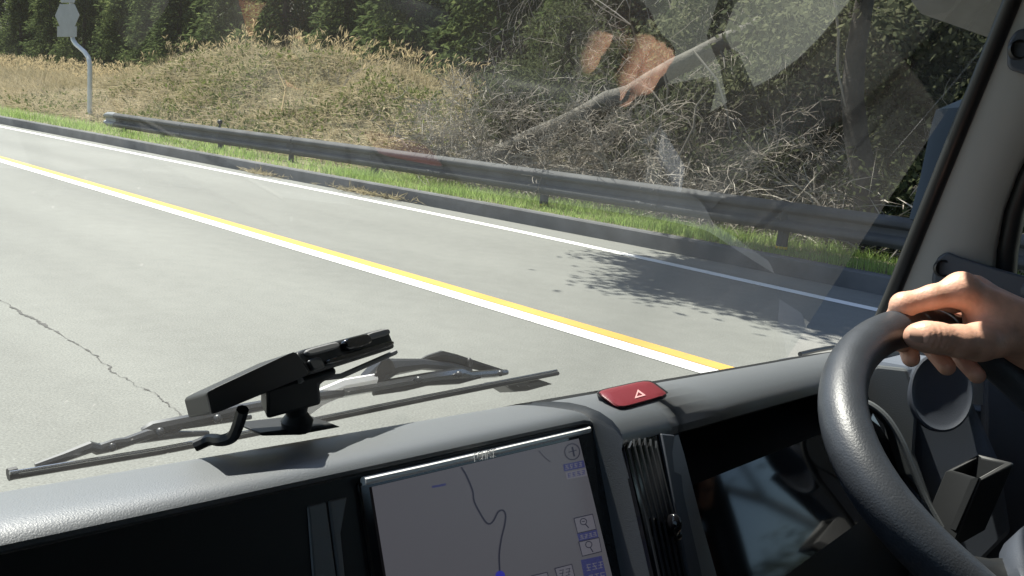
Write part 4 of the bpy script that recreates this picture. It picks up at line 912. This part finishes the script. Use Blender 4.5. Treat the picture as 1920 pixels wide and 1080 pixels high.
def seat(x):
    m = MB(); m.loft([[(x + sx * .25, y, z) for sx, y, z in q] for q in ([(-1, -.70, -.62), (1, -.70, -.62), (1, -.70, -.50), (-1, -.70, -.50)], [(-1, -.3, -.66), (1, -.3, -.66), (1, -.3, -.53), (-1, -.3, -.53)], [(-.95, -.12, -.66), (.95, -.12, -.66), (.95, -.14, -.53), (-.95, -.14, -.53)])]); st = m.build('seat', 'seat', VAN, bevel=.03, seg=3)
    m = MB(); m.loft([[(x + .25 * w_, y, z), (x - .25 * w_, y, z), (x - .25 * w_, y - .12, z), (x + .25 * w_, y - .12, z)] for w_, y, z in ((1, -.60, -.6), (1.02, -.62, -.3), (.95, -.68, -.02), (.75, -.70, .06))]); m.build('backrest', 'seat', st, bevel=.03, seg=3)
    m = MB(); m.box((x, -.76, .17), (.26, .09, .17)); m.build('headrest', 'seat', st, bevel=.03, seg=3)
seat(.84); seat(-.45)

# ================================================================== dash gadget
DV = empty('dash_gadget'); DV.matrix_world = VAN.matrix_world.copy()
p0 = vy(556, 800, .345); DV.matrix_world = VAN.matrix_world @ Matrix.Translation(Vector(p0))
tag(DV, 'small black box gadget with buttons on a suction stalk standing on the dashboard', 'gadget')
def dp(px, py, y): return vy(px, py, y) - p0
# body: near end face (screen-left slab) and button side (screen-right)
Y1, Y2, Y3 = .318, .330, .345
near = [dp(386, 735, .315), dp(554, 657, .315), dp(582, 702, .320), dp(396, 779, .320)]
m = MB(); back = A3([.017, .043, -.0165])
fr_pts = roundpoly(near, .10, 3); m.loft([fr_pts, [p + back * .15 for p in fr_pts], [p + back for p in fr_pts]]); gb = m.build('body', 'black', DV, bevel=.0022, seg=3)
m = MB(); ext = [dp(553, 659, .327), dp(726, 614, .375), dp(742, 652, .372), dp(580, 703, .321)]
off = A3([.008, .022, -.0095]); fr2 = roundpoly(ext, .08, 3); m.loft([fr2, [p + off for p in fr2]]); gs = m.build('button_panel', 'black', DV, bevel=.0018, seg=3)
def onext(u, v, lift=.0012):
    a = ext[0] + (ext[1] - ext[0]) * u; b = ext[3] + (ext[2] - ext[3]) * u; n_ = np.cross(ext[1] - ext[0], ext[3] - ext[0]); n_ /= np.linalg.norm(n_); n_ = n_ if n_ @ (p0) < 0 else -n_
    return a + (b - a) * v + n_ * lift
def strip(u0, u1, v0, v1, mat, name, lift=.0025):
    m = MB(); P = roundpoly([onext(u0, v0, 0), onext(u1, v0, 0), onext(u1, v1, 0), onext(u0, v1, 0)], .25, 3); nn = onext(.5, .5, 1) - onext(.5, .5, 0); m.loft([[p + nn * 0 for p in P], [p + nn * lift for p in P]]); m.build(name, mat, DV, bevel=.0008)
strip(.05, .36, .06, .34, 'key', 'button'); strip(.69, .97, .06, .36, 'key', 'button'); strip(.40, .68, .08, .55, 'gloss_black', 'button', .004)  # top pair paler: sunlit highlights put into the button colour
strip(.18, .98, .62, .88, 'gloss_black', 'display_strip', .0015); strip(.03, .14, .45, .92, 'wiper_metal', 'button', .002)
m = MB(); m.tube([dp(560, 714, .335), dp(640, 705, .36), dp(742, 660, .38)], .0016, 6); m.build('edge_strip', 'key', DV)
m = MB(); m.prism([dp(*q, .335) for q in [(500, 730), (580, 705), (632, 692), (630, 706), (600, 722), (603, 760), (500, 788)]], A3([.012, .022, 0])); m.build('bracket', 'black', DV, bevel=.003)
m = MB(); m.tube([dp(553, 745, .345), dp(556, 775, .345), dp(557, 788, .345), dp(556, 806, .345)], [.008, .0055, .0085, .0075], 14); m.build('stalk', 'black', DV)
m = MB(); m.prism([dp(*q, .343) + A3([0, 0, 0]) for q in [(487, 812), (560, 803), (624, 795), (640, 801), (560, 816), (492, 818)]], A3([.006, .03, -.004])); m.build('base_plate', 'black', DV, bevel=.0015)
m = MB(); m.tube(smooth_p3([dp(455, 768, .33), dp(447, 795, .335), dp(436, 818, .34), dp(415, 826, .345), dp(395, 824, .355), dp(366, 836, .36)]), .0030, 8); m.build('cable', 'black', DV)

# ================================================================== PERSON
def smin(a, b, k):
    h = np.clip(.5 + .5 * (b - a) / k, 0, 1); return b + (a - b) * h - k * h * (1 - h)
def cone(P, a, b, ra, rb):
    a = np.array(a, np.float32); b = np.array(b, np.float32); ab = b - a; t = np.clip(((P - a) @ ab) / (ab @ ab + 1e-12), 0, 1)
    return np.linalg.norm(P - a - t[..., None] * ab, axis=-1) - (ra + (rb - ra) * t)
def ellip(P, c, r):
    q = (P - np.array(c, np.float32)) / np.array(r, np.float32); k = np.linalg.norm(q, axis=-1); return (k - 1) * min(r)
def surface_nets(fn, lo, hi, h):
    lo = np.array(lo, float); n = np.ceil((np.array(hi) - lo) / h).astype(int) + 1
    ax = [lo[i] + h * np.arange(n[i]) for i in range(3)]
    G = np.stack(np.meshgrid(*ax, indexing='ij'), -1).astype(np.float32); D = fn(G); ins = D < 0
    nx, ny, nz = n - 1
    acc = np.zeros((nx, ny, nz, 3)); cnt = np.zeros((nx, ny, nz))
    cor = [(i, j, k) for i in (0, 1) for j in (0, 1) for k in (0, 1)]
    sl = lambda c: (slice(c[0], c[0] + nx), slice(c[1], c[1] + ny), slice(c[2], c[2] + nz))
    for a in cor:
        for ax_ in range(3):
            if a[ax_]: continue
            b = list(a); b[ax_] = 1; da, db = D[sl(a)], D[sl(b)]; cr = (da < 0) != (db < 0)
            u = np.where(cr, da / np.where(da - db == 0, 1, da - db), 0)
            for q in range(3): acc[..., q] += cr * (a[q] + (u if q == ax_ else 0))
            cnt += cr
    act = cnt > 0; idx = -np.ones(act.shape, int); idx[act] = np.arange(act.sum())
    cell = np.argwhere(act); V = lo + h * (cell + acc[act] / cnt[act][:, None])
    faces = []
    for ax_ in range(3):
        o1, o2 = [(1, 2), (2, 0), (0, 1)][ax_]
        a = ins; b = np.roll(ins, -1, ax_); ch = (a != b); ch[tuple(slice(-1, None) if q == ax_ else slice(None) for q in range(3))] = False
        e = np.argwhere(ch); e = e[(e[:, o1] > 0) & (e[:, o2] > 0) & (e[:, o1] < n[o1] - 1) & (e[:, o2] < n[o2] - 1)]
        d1 = np.zeros(3, int); d1[o1] = 1; d2 = np.zeros(3, int); d2[o2] = 1
        q = np.stack([idx[tuple((e - d1 - d2).T)], idx[tuple((e - d2).T)], idx[tuple(e.T)], idx[tuple((e - d1).T)]], 1)
        flip = ~a[tuple(e.T)]; q[flip] = q[flip][:, ::-1]; faces.append(q)
    return V, np.concatenate(faces)

DH = .800; PX = 1600 / DH        # optical depth of the wheel rim at the hand, pixels per metre there
def hp(px, py, dz=0): return veh(px, py) * (DH + dz * .001)
def chain(P, pts, rs, k=.006):
    d = None
    for i in range(len(pts) - 1):
        c = cone(P, pts[i], pts[i + 1], rs[i], rs[i + 1]); d = c if d is None else smin(d, c, k)
    return d
mm = .001 * 1.03
WRIST = hp(1955, 636, 12); ELBOW = A3([1.10, -.22, -.27])
FING = {
    'index': ([hp(1802, 545, 0), hp(1748, 557, 1), hp(1694, 572, 5), hp(1676, 603, 17), hp(1690, 645, 25)], [13.2 * mm, 11.0 * mm, 10.8 * mm, 9.3 * mm, 8.0 * mm]),
    'middle': ([hp(1824, 547, 22), hp(1765, 556, 24), hp(1706, 570, 28), hp(1694, 618, 40), hp(1708, 672, 30)], [13.4 * mm, 11.4 * mm, 11.0 * mm, 9.6 * mm, 8.3 * mm]),
    'ring': ([hp(1842, 556, 44), hp(1790, 564, 47), hp(1738, 582, 50), hp(1738, 640, 52), hp(1775, 688, 30)], [12.8 * mm, 11.0 * mm, 10.6 * mm, 9.4 * mm, 8.2 * mm]),
    'little': ([hp(1862, 572, 62), hp(1820, 582, 66), hp(1782, 600, 66), hp(1788, 655, 56), hp(1832, 704, 22)], [11.5 * mm, 9.8 * mm, 9.3 * mm, 8.6 * mm, 7.8 * mm]),
}
THUMB = ([hp(1900, 628, -4), hp(1836, 641, -22), hp(1798, 640, -30), hp(1757, 634, -34), hp(1733, 631, -35), hp(1717, 630, -34)], [19 * mm, 16.5 * mm, 13.8 * mm, 13.0 * mm, 12.6 * mm, 10.2 * mm])
def hand_sdf(P):
    d = None
    for nm, (pts, rs) in FING.items():
        f = chain(P, pts, rs, .004)
        # knuckle swellings
        f = smin(f, np.linalg.norm(P - np.array(pts[2], np.float32), axis=-1) - rs[2] * 1.07, .003)
        d = f if d is None else smin(d, f, .0022)
    palm = None
    for nm, off in (('index', 0), ('middle', 0), ('ring', 0), ('little', 0)):
        a = FING[nm][0][0]; r = FING[nm][1][0]; wv = {'index': hp(1940, 622, -8), 'middle': hp(1945, 620, 8), 'ring': hp(1948, 626, 24), 'little': hp(1950, 634, 34)}[nm]
        c = cone(P, a, wv, r * 1.04, 21 * mm); palm = c if palm is None else smin(palm, c, .012)
    palm = smin(palm, cone(P, hp(1850, 600, 14), hp(1935, 640, 14), 20 * mm, 24 * mm), .012)
    d = smin(d, palm, .010)
    th = chain(P, *THUMB, .006)
    web = cone(P, hp(1845, 590, -2), hp(1862, 625, -12), 11 * mm, 15 * mm)
    d = smin(d, web, .012); d = smin(d, th, .007)
    d = smin(d, np.linalg.norm(P - np.array(FING['index'][0][0] + A3([0, 0, .002]), np.float32), axis=-1) - 14.6 * mm, .006)
    d = smin(d, chain(P, [hp(1938, 630, 8), WRIST, WRIST + (ELBOW - WRIST) * .35], [25 * mm, 26 * mm, 31 * mm], .01), .014)
    # creases on the thumb knuckle
    ip = hp(1760, 632, -46)
    t_ = THUMB[0][3] - THUMB[0][2]; t_ /= np.linalg.norm(t_); q = (P - np.array(THUMB[0][3], np.float32)) @ np.array(t_, np.float32)
    near = np.exp(-(np.linalg.norm(P - np.array(ip, np.float32), axis=-1) / .013) ** 2)
    d = d + near * .00055 * np.cos(q / .0026 * 2 * np.pi * .5)
    return d
allp = np.array([p for pts, _ in FING.values() for p in pts] + list(THUMB[0]) + [WRIST, WRIST + (ELBOW - WRIST) * .3])
HV, HF = surface_nets(hand_sdf, allp.min(0) - .035, allp.max(0) + .035, .0017)
# body
HEAD = A3([.84, -.36, .235])
def body_sdf(P):
    C_ = lambda a, b, ra, rb: cone(P, a, b, ra, rb)
    x0 = .84
    d = smin(C_((x0 - .09, -.42, -.47), (x0 + .09, -.42, -.47), .125, .125), C_((x0, -.45, -.40), (x0, -.47, -.16), .135, .15), .08)
    d = smin(d, C_((x0 - .12, -.46, -.06), (x0 + .12, -.46, -.06), .095, .095), .09)
    d = smin(d, C_((x0 - .17, -.45, -.02), (x0 + .17, -.45, -.02), .065, .065), .06)
    d = smin(d, C_((x0, -.43, .02), (x0, -.39, .14), .055, .055), .03)
    hd = smin(ellip(P, HEAD + A3([0, -.015, .03]), (.077, .096, .105)), ellip(P, HEAD + A3([0, .02, -.045]), (.056, .066, .072)), .03)
    hd = smin(hd, C_(HEAD + A3([0, .078, .015]), HEAD + A3([0, .108, -.022]), .009, .015), .012)   # nose
    hd = smin(hd, C_(HEAD + A3([-.022, .078, -.056]), HEAD + A3([.022, .078, -.056]), .008, .008), .006)   # lips
    for sx in (-1, 1):
        hd = np.maximum(hd, -(np.linalg.norm(P - np.array(HEAD + A3([sx * .033, .092, .022]), np.float32), axis=-1) - .015))   # eye sockets
        hd = smin(hd, np.linalg.norm(P - np.array(HEAD + A3([sx * .033, .074, .020]), np.float32), axis=-1) - .0135, .004)
        hd = smin(hd, ellip(P, HEAD + A3([sx * .08, -.015, .0]), (.012, .02, .034)), .008)
    d = smin(d, hd, .02)
    for sx in (-1, 1):
        leg = smin(C_((x0 + sx * .10, -.40, -.48), (x0 + sx * .15, .04, -.47), .088, .062), C_((x0 + sx * .15, .04, -.47), (x0 + sx * .13, .13, -.86), .058, .042), .03)
        leg = smin(leg, C_((x0 + sx * .13, .11, -.92), (x0 + sx * .14, .32, -.935), .04, .032), .02); d = smin(d, leg, .05)
    # right arm to the wrist, left arm resting on the lap
    d = smin(d, smin(C_((x0 + .21, -.44, -.03), tuple(ELBOW), .055, .043), C_(tuple(ELBOW), tuple(WRIST + (ELBOW - WRIST) * .12), .043, .027), .02), .03)
    LE = (x0 - .26, -.40, -.28); LW = (x0 - .14, -.22, -.372)
    d = smin(d, smin(C_((x0 - .21, -.44, -.03), LE, .055, .043), C_(LE, LW, .042, .028), .02), .03)
    hnd = smin(C_(LW, (x0 - .11, -.15, -.382), .03, .034), C_((x0 - .11, -.15, -.382), (x0 - .10, -.12, -.387), .034, .030), .02)
    for i in range(4):
        q = A3([x0 - .135 + .021 * i, -.115, -.379]); hnd = smin(hnd, smin(C_(q, q + A3([.002, .038, -.003]), .0095, .009), C_(q + A3([.002, .038, -.003]), q + A3([.002, .062 - .006 * abs(i - 1.4), -.018]), .009, .008), .004), .004)
    hnd = smin(hnd, C_((x0 - .09, -.17, -.382), (x0 - .055, -.125, -.387), .014, .010), .008)
    return smin(d, hnd, .012)
BV, BF = surface_nets(body_sdf, (.45, -.70, -1.0), (1.40, .45, .42), .0095)
# one mesh: the finely meshed hand and forearm runs into the body's forearm inside the sleeve
nails = MB()
def nail(c, t, nrm, L_, W_):
    t = t / np.linalg.norm(t); nrm = nrm - t * (nrm @ t); nrm /= np.linalg.norm(nrm); s = np.cross(t, nrm); rows = []
    for u in np.linspace(-1, 1, 9):
        wv = W_ * (1 - max(0, u) ** 4 * .45) * (1 - max(0, -u) ** 3 * .35)
        rows.append([c + t * u * L_ + s * q * wv + nrm * (.0012 - .42 * wv * q * q - .0006 * u * u) for q in np.linspace(-1, 1, 9)])
    nails.grid(rows)
tv = THUMB[0][5] - THUMB[0][3]; nail(hp(1722, 627, -45.5), tv, -hp(1722, 650, 0) + A3([0, 0, .35]), .0085, .0075)
vs = [tuple(p) for p in HV] + [tuple(p) for p in BV] + nails.v
fs = [tuple(f) for f in HF] + [tuple(int(i) + len(HV) for i in f) for f in BF] + [tuple(i + len(HV) + len(BV) for i in f) for f in nails.f]
me = bpy.data.meshes.new('body'); me.from_pydata(vs, [], fs)
PE = empty('person'); PE.matrix_world = VAN.matrix_world @ Matrix.Translation(Vector((.84, -.42, -.60)))
tag(PE, 'driver in a dark jacket holding the top of the steering wheel with the right hand', 'person')
for m_ in ('skin', 'nail'): me.materials.append(MAT[m_])
mi_ = np.zeros(len(fs), np.int32); mi_[len(HF) + len(BF):] = 1; me.polygons.foreach_set('material_index', mi_); me.polygons.foreach_set('use_smooth', [True] * len(fs))
bo = bpy.data.objects.new('body', me); COL.objects.link(bo); bo.parent = PE; bo.location = (-.84, .42, .60)
sm_ = bo.modifiers.new('smooth', 'SMOOTH'); sm_.factor = .5; sm_.iterations = 2
# clothing: shells a little outside the body surface
def shell(name, mat, sel, off):
    mesh = bpy.data.meshes.new(name); tmp = bpy.data.meshes.new('t'); tmp.from_pydata([tuple(p) for p in BV], [], [tuple(f) for f in BF]); nn = np.zeros(len(BV) * 3, np.float32); tmp.vertices.foreach_get('normal', nn); nn = nn.reshape(-1, 3); bpy.data.meshes.remove(tmp)
    cen = BV[BF].mean(1); k = sel(cen); F_ = BF[k]; used, inv = np.unique(F_, return_inverse=True); F_ = inv.reshape(F_.shape)
    fold = .004 * np.sin(BV[used] @ np.array([40, 55, 70])) * np.sin(BV[used] @ np.array([-30, 25, 45]))
    Vn = BV[used] + nn[used] * (off + fold)[:, None]
    mesh.from_pydata([tuple(p) for p in Vn], [], [tuple(f) for f in F_]); mesh.materials.append(MAT[mat]); mesh.polygons.foreach_set('use_smooth', [True] * len(F_))
    o = bpy.data.objects.new(name, mesh); COL.objects.link(o); o.parent = PE; o.location = bo.location
    so_ = o.modifiers.new('solid', 'SOLIDIFY'); so_.thickness = .004; so_.offset = 1
    ss_ = o.modifiers.new('smooth', 'SMOOTH'); ss_.factor = .5; ss_.iterations = 4; return o
wax = (WRIST - ELBOW) / np.linalg.norm(WRIST - ELBOW); cut = (WRIST - ELBOW) @ wax * .62
is_leg = lambda c: (c[:, 2] < -.40) & ~((c[:, 0] < .80) & (c[:, 2] > -.425) & (c[:, 1] > -.33) & (c[:, 1] < .12))
is_arm_end = lambda c: ((c - ELBOW) @ wax > cut) & (c[:, 2] > -.32) & (c[:, 0] > .93) & (c[:, 1] > -.25)
lhand = lambda c: (c[:, 1] > -.25) & (c[:, 1] < -.02) & (c[:, 2] > -.425) & (c[:, 0] < .84)
shell('jacket', 'jacket', lambda c: (c[:, 2] < .075) & (c[:, 2] > -.50) & ~((c[:, 1] > -.32) & is_leg(c)) & ~is_arm_end(c) & ~lhand(c) & ~((c[:, 2] < -.40) & (c[:, 1] > -.30)), .009)
shell('trousers', 'trousers', lambda c: (c[:, 2] < -.385) & (c[:, 2] > -.90) & ~lhand(c) & ~((c[:, 0] < .75) & (c[:, 2] > -.405)), .006)
shell('shoe', 'black', lambda c: (c[:, 2] < -.885), .008)
shell('hair', 'hair', lambda c: (c[:, 2] > .20) & ((c[:, 1] < HEAD[1] - .02 + (c[:, 2] - HEAD[2]) * .0) | (c[:, 2] > HEAD[2] + .085)) & ~((np.abs(c[:, 0] - .84) > .076) & (c[:, 2] < .27)), .010)
